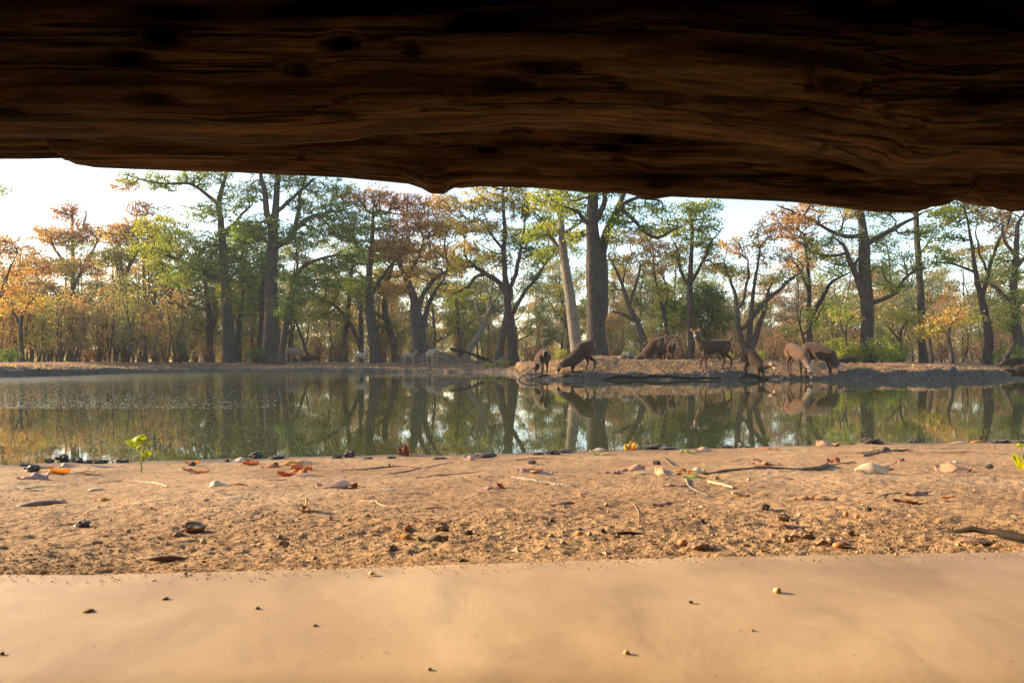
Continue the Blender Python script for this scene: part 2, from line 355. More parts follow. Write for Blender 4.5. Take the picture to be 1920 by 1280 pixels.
# ------------------------------------------------------------------ trees
M_bark, t, p = mat('bark', .95, .1)
g1 = tex(t, (7, 7, 1.1), ns=2.4, detail=8, rough=.65, dist=.3); g2 = tex(t, ns=.5, detail=3)
oi = t.nodes.new('ShaderNodeObjectInfo')
c = ramp(t, [(.3, (.020, .017, .015)), (.5, (.060, .050, .043)), (.72, (.125, .102, .085))], g1)
c = mix(t, .5, c, ramp(t, [(.3, (.6, .55, .5)), (.7, (1.2, 1.15, 1.1))], g2), 'MULTIPLY')
c = mix(t, oi.outputs['Random'], c, mix(t, 1.0, c, (.68, .66, .66), 'MULTIPLY'))
t.links.new(c, p.inputs['Base Color']); bump(t, p, g1, 1.0, .03)
M_pale, t, p = mat('pale_bark', .95, .1)
g1 = tex(t, (7, 7, 1.1), ns=2.4, detail=8, rough=.65, dist=.3)
c = ramp(t, [(.3, (.06, .05, .042)), (.5, (.15, .125, .10)), (.72, (.27, .225, .18))], g1)
t.links.new(c, p.inputs['Base Color']); bump(t, p, g1, 1.0, .03)
def leaf_mat(name, stops, trans=.55):
    m = bpy.data.materials.new(name); m.use_nodes = True; t = m.node_tree; t.nodes.clear()
    a = t.nodes.new('ShaderNodeAttribute'); a.attribute_name = 'tint'
    c = ramp(t, stops, a.outputs['Fac'])
    d = t.nodes.new('ShaderNodeBsdfDiffuse'); tr = t.nodes.new('ShaderNodeBsdfTranslucent'); mx = t.nodes.new('ShaderNodeMixShader')
    g = t.nodes.new('ShaderNodeBsdfGlossy'); g.inputs['Roughness'].default_value = .45; mx2 = t.nodes.new('ShaderNodeMixShader')
    t.links.new(c, d.inputs[0]); t.links.new(mix(t, 1.0, c, (1.75, 1.6, .8), 'MULTIPLY'), tr.inputs[0])
    mx.inputs[0].default_value = trans; t.links.new(d.outputs[0], mx.inputs[1]); t.links.new(tr.outputs[0], mx.inputs[2])
    mx2.inputs[0].default_value = .04; t.links.new(mx.outputs[0], mx2.inputs[1]); t.links.new(g.outputs[0], mx2.inputs[2])
    o = t.nodes.new('ShaderNodeOutputMaterial'); t.links.new(mx2.outputs[0], o.inputs[0]); return m
LEAF_STOPS = [(0, (.040, .085, .010)), (.2, (.105, .175, .012)), (.4, (.21, .245, .018)), (.55, (.30, .275, .036)), (.68, (.43, .30, .045)), (.8, (.38, .20, .065)), (.92, (.33, .14, .05)), (1, (.17, .09, .05))]
M_leaf = leaf_mat('tree_leaves', LEAF_STOPS)
M_leaf_far = leaf_mat('wood_leaves', [(0, (.05, .085, .035)), (.3, (.10, .135, .04)), (.5, (.19, .185, .05)), (.65, (.29, .23, .065)), (.8, (.30, .19, .09)), (.92, (.25, .15, .085)), (1, (.19, .14, .095))], .5)

def leaves_np(C, n_each, rad, flat, size, tint, spread=.07, seed=0):
    """n_each diamond leaves round every centre"""
    r = np.random.default_rng(seed)
    n = len(C) * n_each
    cc = np.repeat(np.asarray(C), n_each, 0); ti = np.repeat(np.asarray(tint) + r.normal(0, spread, len(C)), n_each)
    d = r.normal(0, 1, (n, 3)); d /= np.linalg.norm(d, axis=1)[:, None]; d *= (r.random(n) ** .5)[:, None] * rad
    d[:, 2] *= flat
    P = cc + d
    u = r.normal(0, 1, (n, 3)); u[:, 2] -= .35; u /= np.linalg.norm(u, axis=1)[:, None]
    v = np.cross(u, r.normal(0, 1, (n, 3)) + np.array([0, 0, .6])); v /= np.linalg.norm(v, axis=1)[:, None]
    L = (size * (.7 + .6 * r.random(n)))[:, None]; W = L * .36
    w = np.cross(u, v)
    V = np.stack([P, P + u * L * .5 + v * W + w * L * .08, P + u * L, P + u * L * .5 - v * W + w * L * .08], 1).reshape(-1, 3)
    Q = np.arange(n * 4).reshape(-1, 4)
    tt = np.clip(ti + r.normal(0, spread * .8, n), 0, 1)
    return V, Q, tt
def smooth_poly(pts, step=.35):
    """Catmull-Rom resample of [x,y,z,r] rows"""
    P = np.asarray(pts, float)
    if len(P) < 3:
        n = max(2, int(np.linalg.norm(P[1, :3] - P[0, :3]) / step)); return np.array([P[0] + (P[-1] - P[0]) * k / n for k in range(n + 1)])
    E = np.vstack([2 * P[0] - P[1], P, 2 * P[-1] - P[-2]]); out = []
    for i in range(1, len(E) - 2):
        n = max(2, int(np.linalg.norm(E[i + 1, :3] - E[i, :3]) / step))
        for k in range(n):
            s = k / n; a, b, c_, d_ = E[i - 1], E[i], E[i + 1], E[i + 2]
            out.append(.5 * (2 * b + (c_ - a) * s + (2 * a - 5 * b + 4 * c_ - d_) * s * s + (3 * b - a - 3 * c_ + d_) * s ** 3))
    out.append(E[-2]); return np.array(out)
def build_tree(name, limbs, blobs, seed, leaf_size=.13, per=26, clump=.5, twig=.012, barkmat=None, flute=.045, flat=.45, wob=.10, sides=None, leafmat=None, rmin=0.0):
    """limbs: list of world polylines [[x,y,z,r]..]; blobs: (centre xyz, radii xyz, how many twigs, tint).
    returns (wood mesh, crown mesh) relative to the base of the first limb"""
    r = np.random.default_rng(seed)
    base = np.array(limbs[0][0][:3]); nodes, par, rad, fixed = [], [], [], []
    for li, L in enumerate(limbs):
        S = smooth_poly(L, .30)
        wg = np.cumsum(r.normal(0, 1, (len(S), 3)), 0); wg -= np.linspace(0, 1, len(S))[:, None] * wg[-1]; wg[:, 2] *= .6
        S[1:, :3] += (wg[1:] * (.012 if li == 0 else .045)) * np.minimum(1, np.arange(1, len(S)) / 4)[:, None]
        if li == 0: prev = -1
        else:
            A = np.array(nodes); prev = int(np.argmin(np.linalg.norm(A - S[0, :3], axis=1)))
            S = S[1:]
        for q in S:
            nodes.append(q[:3].copy()); par.append(prev); rad.append(max(q[3], .01)); fixed.append(True); prev = len(nodes) - 1
    n_fixed = len(nodes)
    att, tin = [], []
    for (c0, rr, n, tint) in blobs:
        d = r.normal(0, 1, (n, 3)); d /= np.linalg.norm(d, axis=1)[:, None]; d *= (r.random(n) ** .42)[:, None]
        att.append(np.array(c0) + d * np.array(rr)); tin.append(np.full(n, tint))
    tips = []
    if att:
        att = np.vstack(att); tin = np.concatenate(tin)
        A = np.array(nodes); d0 = np.array([np.min(np.linalg.norm(A - a, axis=1)) for a in att])
        order = np.argsort(d0 + r.random(len(d0)) * .5)
        N = np.zeros((n_fixed + len(att) * 40 + 2000, 3)); N[:n_fixed] = A; cnt = n_fixed
        plen = np.zeros(len(N)); 
        for i in range(n_fixed): plen[i] = 0 if i < 3 else 0
        PLOW = N[:n_fixed, 2] < base[2] + .22 * (A[:, 2].max() - base[2]); plen[:n_fixed][PLOW] = 4
        for k in order:
            a = att[k]; D = np.linalg.norm(N[:cnt] - a, axis=1); cost = D + .18 * plen[:cnt]
            cost += np.where(N[:cnt, 2] > a[2] + .2, .5 * (N[:cnt, 2] - a[2]), 0)
            b = int(np.argmin(cost)); d = D[b]
            if d < .12: tips.append((a, tin[k])); continue
            m = max(1, int(d / .35)); pb = par[b]
            dirp = (N[b] - N[pb]) if pb >= 0 else np.array([0, 0, 1.0]); dirp = dirp / (np.linalg.norm(dirp) + 1e-9)
            ctrl = N[b] + dirp * d * .35 + (a - N[b]) * .25 + np.array([0, 0, .10 * d]) + r.normal(0, wob * d, 3)
            prev = b
            for s in range(1, m + 1):
                f = s / m; q = (1 - f) ** 2 * N[b] + 2 * f * (1 - f) * ctrl + f * f * a
                if s < m: q = q + r.normal(0, .035, 3)
                if cnt >= len(N): break
                N[cnt] = q; par.append(prev); rad.append(0); fixed.append(False); plen[cnt] = plen[prev] + d / m; prev = cnt; cnt += 1
            tips.append((a, tin[k]))
        nodes = N[:cnt]
    nodes = np.array(nodes); n = len(nodes)
    acc = np.zeros(n); kids = [[] for _ in range(n)]
    for i in range(n - 1, -1, -1):
        pr = max(twig ** 2.25, acc[i])
        if not fixed[i]: rad[i] = pr ** (1 / 2.25)
        if par[i] >= 0: kids[par[i]].append(i); acc[par[i]] += pr
    for i in range(n):
        if not fixed[i] and par[i] >= 0: rad[i] = min(rad[i], rad[par[i]] * .92)
    items = []
    done = np.zeros(n, bool); stack = [(0, -1)]
    while stack:
        s, p0 = stack.pop(); chain = [] if p0 < 0 else [p0]; i = s
        while True:
            chain.append(i); done[i] = True
            ks = sorted(kids[i], key=lambda q: -rad[q])
            if not ks: break
            for q in ks[1:]: stack.append((q, i))
            i = ks[0]
        P = nodes[chain] - base; rd = np.array([rad[q] for q in chain])
        if p0 >= 0: rd[0] = min(rd[0], rd[1] * 1.25)
        if rd.max() < rmin or len(P) < 2: continue
        rd[-1] *= .5
        if p0 < 0:
            h = P[:, 2] - P[0, 2]; rd = rd * .9 * (1 + .32 * np.exp(-h / .45)); P[0, 2] -= .35
        sd_ = 14 if rd.max() > .15 else (7 if rd.max() > .05 else (4 if rd.max() > .02 else 3))
        items.append((P, rd, dict(sides=sd_, cap=rd.max() > .1, flut=flute if rd.max() > .09 else 0, seed=seed % 7)))
    VV, QQ, b = [], [], 0
    for it in items:
        V, Qd = tube(*it[:2], **it[2]); VV.append(V); QQ.append(Qd + b); b += len(V)
    wood = quads_mesh(name + '_trunk', np.vstack(VV), np.vstack(QQ))
    wood.materials.append(barkmat or M_bark)
    crown = None
    if tips and per > 0:
        C = np.array([q[0] for q in tips]) - base; T = np.array([q[1] for q in tips])
        V, Qd, tt = leaves_np(C, per, clump, flat, leaf_size, T, seed=seed)
        crown = mesh_np(name + '_crown', V, Qd, False, {'tint': ('FLOAT', 'FACE', tt)}); crown.materials.append(leafmat or M_leaf)
    return base, wood, crown
def place_tree(name, res, label, cat='tree', group=None, loc=None, rz=0, s=1.0):
    base, wood, crown = res
    e = empty(name, base if loc is None else loc, rz); e.scale = (s, s, s)
    tag(e, label, cat, group)
    obj('trunk', wood, None, e)
    if crown is not None: obj('crown', crown, None, e)
    return e
NL = 0
def hero(name, D, limbs, blobs, label, seed, depth=1.0, pale=False, dens=1.0, per=19, twig=.021, cat='tree', lean=0, **kw):
    """limbs in photo pixels: [(x, y, width), ...]; later limbs start at a point of an earlier one. blobs: (x, y, rx, ry, tint[, dY])"""
    r = np.random.default_rng(seed); k = D / F; W = []
    x0, y0, w0 = limbs[0][0]
    gx = (x0 - CX) * k; g = gz(gx, D)
    for li, L in enumerate(limbs):
        tot = len(L); ddy = 0 if li == 0 else r.uniform(-1, 1) * depth
        rows = []
        for i, (x, y, wd) in enumerate(L):
            dy = lean * i if li == 0 else ddy * (i / max(1, tot - 1)) * 1.4
            q = P3(x, y, D) ; z = q[2]
            if li == 0 and i == 0: z = g
            rows.append([q[0], D + dy, z, wd * .5 * k])
        W.append(rows)
    B = []
    for b in blobs:
        x, y, rx, ry, tint = b[:5]; dY = b[5] if len(b) > 5 else r.uniform(-.8, .8)
        rxw, ryw = rx * k, ry * k; ryd = min(3.2, max(1.0, rxw * .8))
        vol = rxw * ryd * max(ryw, .5)
        n = int(np.clip(60 * dens * rxw * max(ryw, .5), 12, 330))
        c0 = P3(x, y, D); c0[1] += dY
        B.append((c0, (rxw, ryd, ryw), n, tint))
    kw.setdefault('clump', .44); kw.setdefault('flat', .55)
    res = build_tree(name, W, B, seed, per=per, twig=twig, barkmat=M_pale if pale else M_bark, **kw)
    return place_tree(name, res, label, cat)
# tints: 0 dark green .. .2 green .. .4 yellow green .. .6 yellow .. .78 orange .. .92 rust .. 1 brown
hero('tall_tree', 56, [[(431, 680, 25), (427, 600, 23), (421, 545, 21), (418, 480, 18), (414, 420, 13), (411, 385, 11), (418, 350, 8), (428, 318, 5)],
    [(420, 528, 12), (395, 515, 10), (360, 500, 8), (320, 482, 6), (275, 468, 3)], [(411, 385, 8), (390, 365, 7), (355, 345, 5), (300, 345, 4), (240, 330, 2)],
    [(416, 440, 8), (440, 410, 6), (465, 380, 3)]],
    [(290, 338, 75, 16, .35), (390, 335, 55, 22, .28), (225, 345, 30, 12, .8), (300, 425, 55, 24, .42), (360, 455, 60, 24, .33), (290, 470, 55, 16, .36), (400, 400, 50, 22, .30), (440, 440, 45, 30, .22),
     (440, 370, 40, 25, .28), (370, 500, 55, 20, .25), (450, 500, 35, 35, .12), (400, 470, 45, 22, .22), (430, 545, 26, 30, .35), (340, 525, 40, 14, .3), (410, 290, 90, 25, .3)],
    'tall grey trunk with long low limb reaching over the orange saplings, layered green crown', 101)
hero('tall_tree', 54, [[(510, 680, 36), (507, 620, 31), (507, 560, 27), (509, 500, 24), (512, 440, 21), (517, 390, 15), (520, 320, 11), (524, 250, 6)],
    [(511, 440, 13), (503, 395, 11), (498, 350, 8), (490, 300, 5)], [(511, 465, 14), (530, 453, 12), (548, 440, 11), (555, 400, 8), (565, 350, 5), (580, 300, 3)],
    [(553, 430, 9), (590, 400, 7), (640, 390, 4)], [(516, 400, 8), (555, 370, 6), (590, 340, 4)]],
    [(480, 350, 35, 25, .33), (550, 340, 45, 25, .30), (620, 355, 50, 30, .22), (640, 400, 50, 26, .20), (590, 400, 45, 28, .17), (510, 430, 50, 28, .22), (470, 440, 35, 35, .18), (570, 450, 50, 26, .2),
     (490, 500, 45, 30, .12), (630, 440, 50, 24, .28), (520, 300, 80, 30, .3), (560, 375, 30, 20, .28)],
    'thickest dark trunk of the middle bank, forking into several upright stems', 102)
hero('forked_tree', 52, [[(526, 678, 15), (532, 630, 13), (541, 580, 12), (547, 545, 11), (558, 510, 9), (580, 492, 7), (618, 480, 5), (660, 478, 3)],
    [(544, 560, 8), (556, 520, 6), (560, 470, 4)], [(534, 628, 6), (548, 618, 5), (560, 612, 2)]],
    [(555, 520, 35, 16, .12), (600, 500, 40, 14, .15), (650, 480, 35, 14, .25), (575, 545, 30, 22, .15), (540, 575, 28, 24, .13), (610, 530, 35, 16, .22), (560, 480, 30, 14, .15)],
    'slim dark tree bending away from the thickest trunk with drooping green foliage', 103)
hero('slim_tree', 60, [[(484, 679, 13), (488, 630, 11), (491, 580, 10), (492, 520, 8), (490, 470, 5)]], [(480, 540, 28, 30, .15), (500, 480, 35, 28, .2), (470, 580, 20, 18, .25)],
    'slim straight grey trunk just beside the thickest trunk, on the side of the green shrub', 104)
hero('slim_tree', 58, [[(447, 679, 11), (446, 640, 10), (450, 590, 8), (456, 540, 7), (452, 480, 5)], [(450, 610, 5), (440, 595, 4), (436, 570, 3)]], [(460, 520, 26, 30, .22), (445, 575, 22, 22, .35), (470, 450, 30, 25, .25)],
    'thin crooked trunk close behind the tall grey trunk with the low limb', 105)
hero('forked_tree', 64, [[(395, 676, 15), (393, 640, 14), (393, 600, 13), (389, 560, 10), (384, 520, 7), (372, 480, 4)], [(394, 610, 9), (402, 570, 8), (405, 530, 5), (410, 490, 3)], [(395, 625, 7), (408, 603, 5), (417, 585, 4)]],
    [(375, 560, 30, 30, .25), (400, 500, 30, 30, .2), (360, 510, 28, 22, .4), (415, 560, 16, 20, .35)], 'two-stemmed tree in shade between the leaning trunk and the tall grey trunk', 106)
hero('leaning_tree', 60, [[(346, 677, 13), (338, 640, 12), (326, 600, 11), (317, 560, 9), (309, 520, 6), (300, 480, 4)], [(328, 605, 7), (310, 580, 6), (293, 558, 5), (275, 545, 3)], [(319, 565, 6), (328, 530, 5), (340, 505, 3)]],
    [(335, 520, 35, 24, .3), (300, 500, 30, 20, .35), (360, 600, 28, 20, .5), (325, 470, 34, 20, .4)], 'dark trunk leaning over the orange saplings, one bare arm held out', 107)
hero('upright_tree', 66, [[(272, 676, 9), (272, 600, 8), (270, 520, 6), (268, 460, 4)], [(272, 640, 8), (284, 580, 7), (287, 520, 5), (290, 460, 3)]], [(270, 460, 34, 22, .55), (240, 440, 34, 24, .85), (300, 450, 28, 22, .45)],
    'tall thin twin stems rising above the orange saplings', 108)
hero('round_tree', 70, [[(130, 677, 12), (133, 600, 10), (137, 520, 8), (137, 450, 6), (135, 400, 4)], [(136, 520, 6), (112, 480, 5), (92, 450, 3)], [(137, 540, 6), (160, 490, 5), (178, 440, 3)], [(137, 470, 4), (150, 430, 3), (155, 390, 2)]],
    [(130, 400, 34, 22, .93), (85, 440, 36, 22, .85), (170, 440, 36, 26, .9), (125, 450, 40, 24, .8), (100, 500, 40, 22, .88), (165, 500, 40, 24, .75)],
    'thin airy tree with rust brown leaves standing tallest over the open sky side', 109, dens=1.05, clump=.5)
hero('round_tree', 66, [[(232, 677, 11), (236, 600, 9), (232, 530, 7), (225, 480, 5)], [(233, 545, 6), (212, 500, 5), (200, 460, 3)], [(233, 520, 6), (255, 475, 5), (262, 430, 3)]],
    [(215, 440, 32, 22, .6), (260, 425, 34, 22, .9), (235, 480, 40, 22, .5), (195, 480, 30, 20, .55), (270, 395, 30, 18, .95)], 'airy tree with mixed rust and olive leaves behind the orange saplings', 110, dens=1.05, clump=.5)
hero('bare_tree', 48, [[(-30, 684, 14), (-20, 620, 11), (-5, 570, 8), (8, 530, 5), (20, 500, 3), (33, 475, 2)], [(-2, 560, 5), (20, 540, 4), (38, 500, 2)], [(-20, 610, 8), (-40, 540, 7), (-30, 470, 4)]],
    [(0, 470, 30, 22, .9), (30, 510, 26, 16, .85), (-40, 440, 40, 30, .85), (10, 360, 18, 10, .3)], 'dark bare-limbed tree cut by the edge at the open sky side', 111, dens=.6)
hero('leaning_tree', 55, [[(706, 678, 25), (702, 640, 22), (696, 600, 20), (692, 560, 17), (693, 510, 13), (697, 460, 10), (700, 400, 6)], [(692, 560, 10), (712, 530, 8), (735, 500, 5), (760, 480, 3)], [(694, 500, 9), (672, 470, 7), (655, 430, 4)]],
    [(690, 470, 50, 30, .22), (660, 440, 45, 24, .35), (740, 470, 45, 24, .75), (700, 420, 50, 28, .3), (720, 545, 40, 20, .75), (680, 540, 34, 22, .3), (690, 370, 60, 22, .85), (760, 420, 45, 28, .8), (640, 500, 36, 22, .4), (740, 380, 45, 24, .88)],
    'broad grey trunk leaning slightly, behind the zebra with pricked ears', 112)
hero('leaning_tree', 62, [[(742, 677, 15), (737, 640, 14), (726, 605, 13), (722, 570, 12), (727, 530, 9), (738, 490, 6)], [(724, 600, 8), (706, 585, 6), (696, 565, 4)]],
    [(735, 480, 34, 24, .4), (715, 520, 28, 20, .5), (760, 510, 30, 20, .75)], 'curved grey trunk between the broad grey trunk and the termite mound', 113)
hero('slim_tree', 63, [[(638, 676, 13), (645, 640, 12), (651, 600, 10), (656, 550, 8), (660, 500, 5)]], [(650, 520, 34, 24, .35), (665, 480, 30, 22, .3)],
    'straight blue grey trunk tilting towards the zebra with pricked ears', 114)
hero('bent_tree', 60, [[(681, 676, 10), (672, 640, 9), (655, 605, 8), (630, 575, 7), (600, 558, 5), (588, 555, 3)], [(678, 660, 9), (677, 610, 8), (675, 560, 6), (676, 520, 4)]],
    [(610, 565, 30, 14, .4), (640, 590, 24, 14, .45), (600, 590, 26, 14, .42), (680, 540, 26, 24, .3), (640, 540, 34, 16, .38)], 'bent tree arching its thin limb back towards the slim dark tree', 115)
hero('mound_tree', 55, [[(793, 668, 27), (788, 630, 24), (781, 590, 20), (774, 555, 16), (762, 525, 12), (750, 500, 9), (748, 470, 6)], [(783, 590, 11), (792, 555, 9), (812, 530, 7), (840, 510, 4)], [(790, 640, 12), (800, 590, 10), (812, 550, 7), (830, 520, 4)],
    [(762, 525, 8), (775, 490, 6), (790, 450, 4)], [(752, 500, 6), (735, 470, 5), (740, 430, 3)]],
    [(770, 470, 50, 26, .78), (820, 470, 45, 26, .72), (740, 450, 40, 26, .85), (800, 420, 50, 26, .85), (850, 500, 38, 20, .62), (790, 510, 45, 18, .7), (750, 540, 32, 14, .8), (840, 430, 45, 24, .75), (800, 380, 60, 22, .9), (850, 540, 26, 14, .55)],
    'rugged forked tree with orange crown growing from the termite mound', 116)
hero('slim_tree', 56.5, [[(776, 664, 12), (777, 630, 10), (773, 600, 8), (770, 575, 4)]], [(770, 590, 12, 10, .6)], 'pale dead stem leaning on the termite mound tree', 117, pale=True, dens=.4)
hero('yellow_tree', 47, [[(964, 681, 21), (960, 640, 18), (955, 600, 17), (951, 560, 16), (946, 515, 12), (944, 470, 10), (946, 420, 8), (942, 360, 5)],
    [(950, 555, 11), (935, 528, 10), (912, 513, 9), (892, 497, 7), (872, 478, 5), (868, 462, 3)], [(905, 512, 6), (885, 522, 6), (868, 540, 5), (850, 546, 3)],
    [(960, 592, 9), (978, 560, 8), (1000, 530, 6), (1020, 500, 4), (1045, 470, 2)], [(954, 545, 9), (968, 505, 8), (978, 460, 6), (985, 410, 4)], [(945, 470, 6), (925, 440, 5), (905, 415, 3)]],
    [(900, 385, 50, 26, .60), (950, 370, 50, 26, .55), (870, 420, 42, 22, .62), (920, 430, 45, 22, .58), (990, 390, 45, 26, .42), (880, 470, 36, 18, .66), (930, 480, 36, 16, .6), (980, 450, 45, 24, .32), (1010, 480, 36, 22, .28), (860, 500, 26, 14, .6),
     (840, 380, 34, 20, .72), (1030, 420, 30, 22, .4), (920, 330, 70, 24, .55), (1000, 520, 24, 14, .25), (880, 550, 16, 8, .5)],
    'golden leaved tree with an elbowed limb, its slim trunk lit on one side', 118)
hero('leaning_tree', 50, [[(933, 681, 18), (940, 645, 16), (947, 610, 14), (953, 575, 11), (960, 540, 8)]], [(955, 560, 16, 12, .5)], 'dark trunk leaning behind the golden leaved tree', 119, dens=.6)
hero('dead_tree', 56, [[(868, 678, 12), (885, 648, 11), (902, 620, 10), (914, 590, 8), (920, 550, 6), (926, 510, 3)], [(905, 615, 6), (895, 570, 5), (898, 530, 3)], [(914, 590, 5), (930, 560, 4), (940, 530, 2)], [(920, 560, 4), (908, 530, 3), (905, 500, 2)]],
    [(910, 560, 20, 16, .4)], 'dead grey tree leaning past the termite mound with bare forks', 120, pale=True, dens=.25)
hero('slim_tree', 62, [[(863, 677, 8), (862, 640, 8), (858, 600, 7), (855, 560, 5)]], [(855, 570, 26, 22, .35), (850, 600, 22, 16, .4)], 'thin blue grey stem beside the dead leaning tree', 121)
hero('leaning_tree', 38, [[(1086, 672, 27), (1078, 630, 25), (1071, 580, 23), (1063, 520, 21), (1057, 470, 17), (1053, 420, 14), (1048, 370, 12), (1046, 320, 9)],
    [(1060, 490, 12), (1050, 468, 10), (1035, 445, 8), (1020, 425, 5), (1005, 400, 3)], [(1055, 440, 7), (1080, 425, 5), (1100, 420, 3)]],
    [(1020, 380, 40, 26, .42), (1060, 390, 34, 24, .4), (1030, 425, 36, 18, .45), (1000, 440, 34, 18, .3), (1080, 440, 26, 14, .35), (1050, 340, 50, 26, .45), (1030, 470, 28, 14, .28)],
    'pale leaning trunk sunlit along one side, beside the great double trunk', 122, pale=True)
hero('great_tree', 33.6, [[(1120, 671, 40), (1118, 630, 37), (1116, 580, 34), (1114, 520, 33), (1112, 460, 30), (1110, 420, 26), (1112, 370, 22), (1114, 320, 18), (1116, 250, 12)],
    [(1126, 600, 22), (1133, 550, 22), (1134, 500, 20), (1136, 460, 18), (1146, 420, 14), (1158, 390, 11), (1175, 350, 8)], [(1150, 415, 10), (1172, 400, 8), (1200, 432, 7), (1228, 452, 6), (1248, 440, 4), (1270, 430, 2)],
    [(1112, 420, 12), (1125, 390, 10), (1130, 350, 7)], [(1111, 430, 9), (1085, 405, 7), (1060, 395, 4)], [(1158, 390, 8), (1190, 375, 6), (1230, 385, 3)]],
    [(1090, 400, 36, 20, .22), (1130, 400, 40, 20, .13), (1160, 420, 34, 18, .18), (1060, 370, 36, 22, .35), (1180, 385, 40, 18, .25), (1230, 395, 40, 16, .3), (1110, 360, 50, 16, .22), (1150, 345, 60, 16, .2), (1210, 430, 30, 12, .3), (1080, 435, 20, 10, .3),
     (1250, 425, 30, 14, .35), (1120, 300, 90, 26, .25), (1145, 445, 16, 12, .3)],
    'great furrowed double trunk on the mound, widest of all, dark green crown', 123, leaf_size=.11, flute=.07)
hero('leaning_tree', 44, [[(1222, 668, 13), (1208, 635, 13), (1194, 600, 11), (1180, 570, 9), (1168, 535, 7), (1155, 505, 5), (1140, 480, 3)], [(1194, 603, 7), (1172, 588, 6), (1150, 582, 4)], [(1182, 572, 6), (1195, 530, 5), (1205, 490, 3)], [(1168, 535, 4), (1175, 505, 3), (1190, 470, 2)]],
    [(1160, 490, 36, 22, .6), (1195, 480, 30, 20, .7), (1150, 540, 26, 14, .5), (1175, 450, 36, 20, .75)], 'dark trunk leaning over the feeding animals behind the mound', 124, dens=.55)
hero('slim_tree', 45, [[(1256, 668, 9), (1252, 630, 8), (1245, 590, 7), (1236, 550, 6), (1228, 510, 4), (1225, 470, 2)], [(1248, 600, 5), (1252, 550, 4), (1250, 510, 3)]], [(1230, 500, 34, 22, .8), (1255, 470, 36, 22, .82), (1240, 545, 26, 20, .5), (1215, 460, 30, 20, .78), (1255, 600, 22, 14, .42)],
    'thin wavering stem with orange leaves above the two half hidden animals', 125, dens=.8)
hero('upright_tree', 42, [[(1296, 674, 15), (1295, 630, 14), (1294, 580, 14), (1293, 530, 12), (1295, 490, 9), (1297, 440, 7), (1292, 390, 5)], [(1295, 530, 8), (1310, 500, 6), (1322, 465, 4), (1340, 440, 2)], [(1294, 540, 7), (1280, 510, 6), (1275, 470, 4), (1268, 440, 2)]],
    [(1290, 400, 45, 20, .30), (1330, 420, 40, 22, .35), (1260, 430, 36, 20, .45), (1310, 460, 40, 20, .35), (1340, 470, 28, 16, .5), (1280, 480, 30, 16, .5), (1320, 385, 40, 14, .28), (1350, 500, 20, 12, .45)],
    'straight trunk rising behind the head of the standing antelope', 126, dens=.85)
hero('bushy_tree', 48, [[(1330, 676, 9), (1332, 640, 8), (1335, 600, 6), (1335, 550, 4)], [(1332, 650, 6), (1310, 620, 5), (1300, 590, 3)]], [(1320, 560, 36, 30, .10), (1345, 600, 28, 24, .12), (1300, 590, 26, 26, .18), (1330, 620, 30, 20, .10), (1270, 600, 30, 24, .33), (1255, 570, 24, 20, .36)],
    'dense dark green bushy tree behind the standing antelope', 127, per=34, dens=1.2)
hero('multi_stemmed_tree', 40, [[(1403, 674, 13), (1405, 630, 12), (1407, 590, 10), (1412, 545, 7), (1420, 500, 5), (1425, 460, 3)], [(1404, 665, 12), (1390, 625, 11), (1386, 575, 8), (1376, 530, 5), (1362, 490, 3)],
    [(1406, 660, 11), (1422, 620, 10), (1432, 580, 8), (1440, 545, 5)], [(1392, 620, 9), (1425, 575, 9), (1455, 548, 7), (1480, 525, 5), (1500, 512, 3)], [(1388, 580, 6), (1402, 530, 5), (1400, 490, 3)]],
    [(1370, 470, 36, 20, .78), (1415, 455, 40, 22, .72), (1460, 480, 40, 20, .8), (1390, 510, 34, 16, .55), (1440, 530, 30, 16, .6), (1480, 520, 30, 14, .4), (1340, 500, 22, 14, .75), (1440, 430, 40, 16, .85), (1430, 570, 26, 12, .35)],
    'tangle of blue grey stems fanning out behind the small kneeling antelope', 128, dens=.62)
hero('forked_tree', 44, [[(1518, 672, 13), (1517, 620, 12), (1516, 590, 11), (1517, 540, 9), (1514, 490, 7), (1508, 440, 4)], [(1517, 600, 10), (1532, 572, 9), (1545, 545, 7), (1556, 528, 6), (1590, 512, 3)], [(1516, 545, 6), (1500, 520, 5), (1488, 500, 4), (1470, 480, 2)]],
    [(1500, 450, 40, 22, .8), (1540, 470, 36, 20, .72), (1470, 430, 34, 18, .88), (1520, 420, 45, 18, .82), (1560, 510, 28, 14, .35), (1480, 500, 28, 14, .72), (1480, 400, 45, 14, .9)],
    'forked grey trunk above the pair of drinking antelopes, rusty crown', 129, dens=.7)
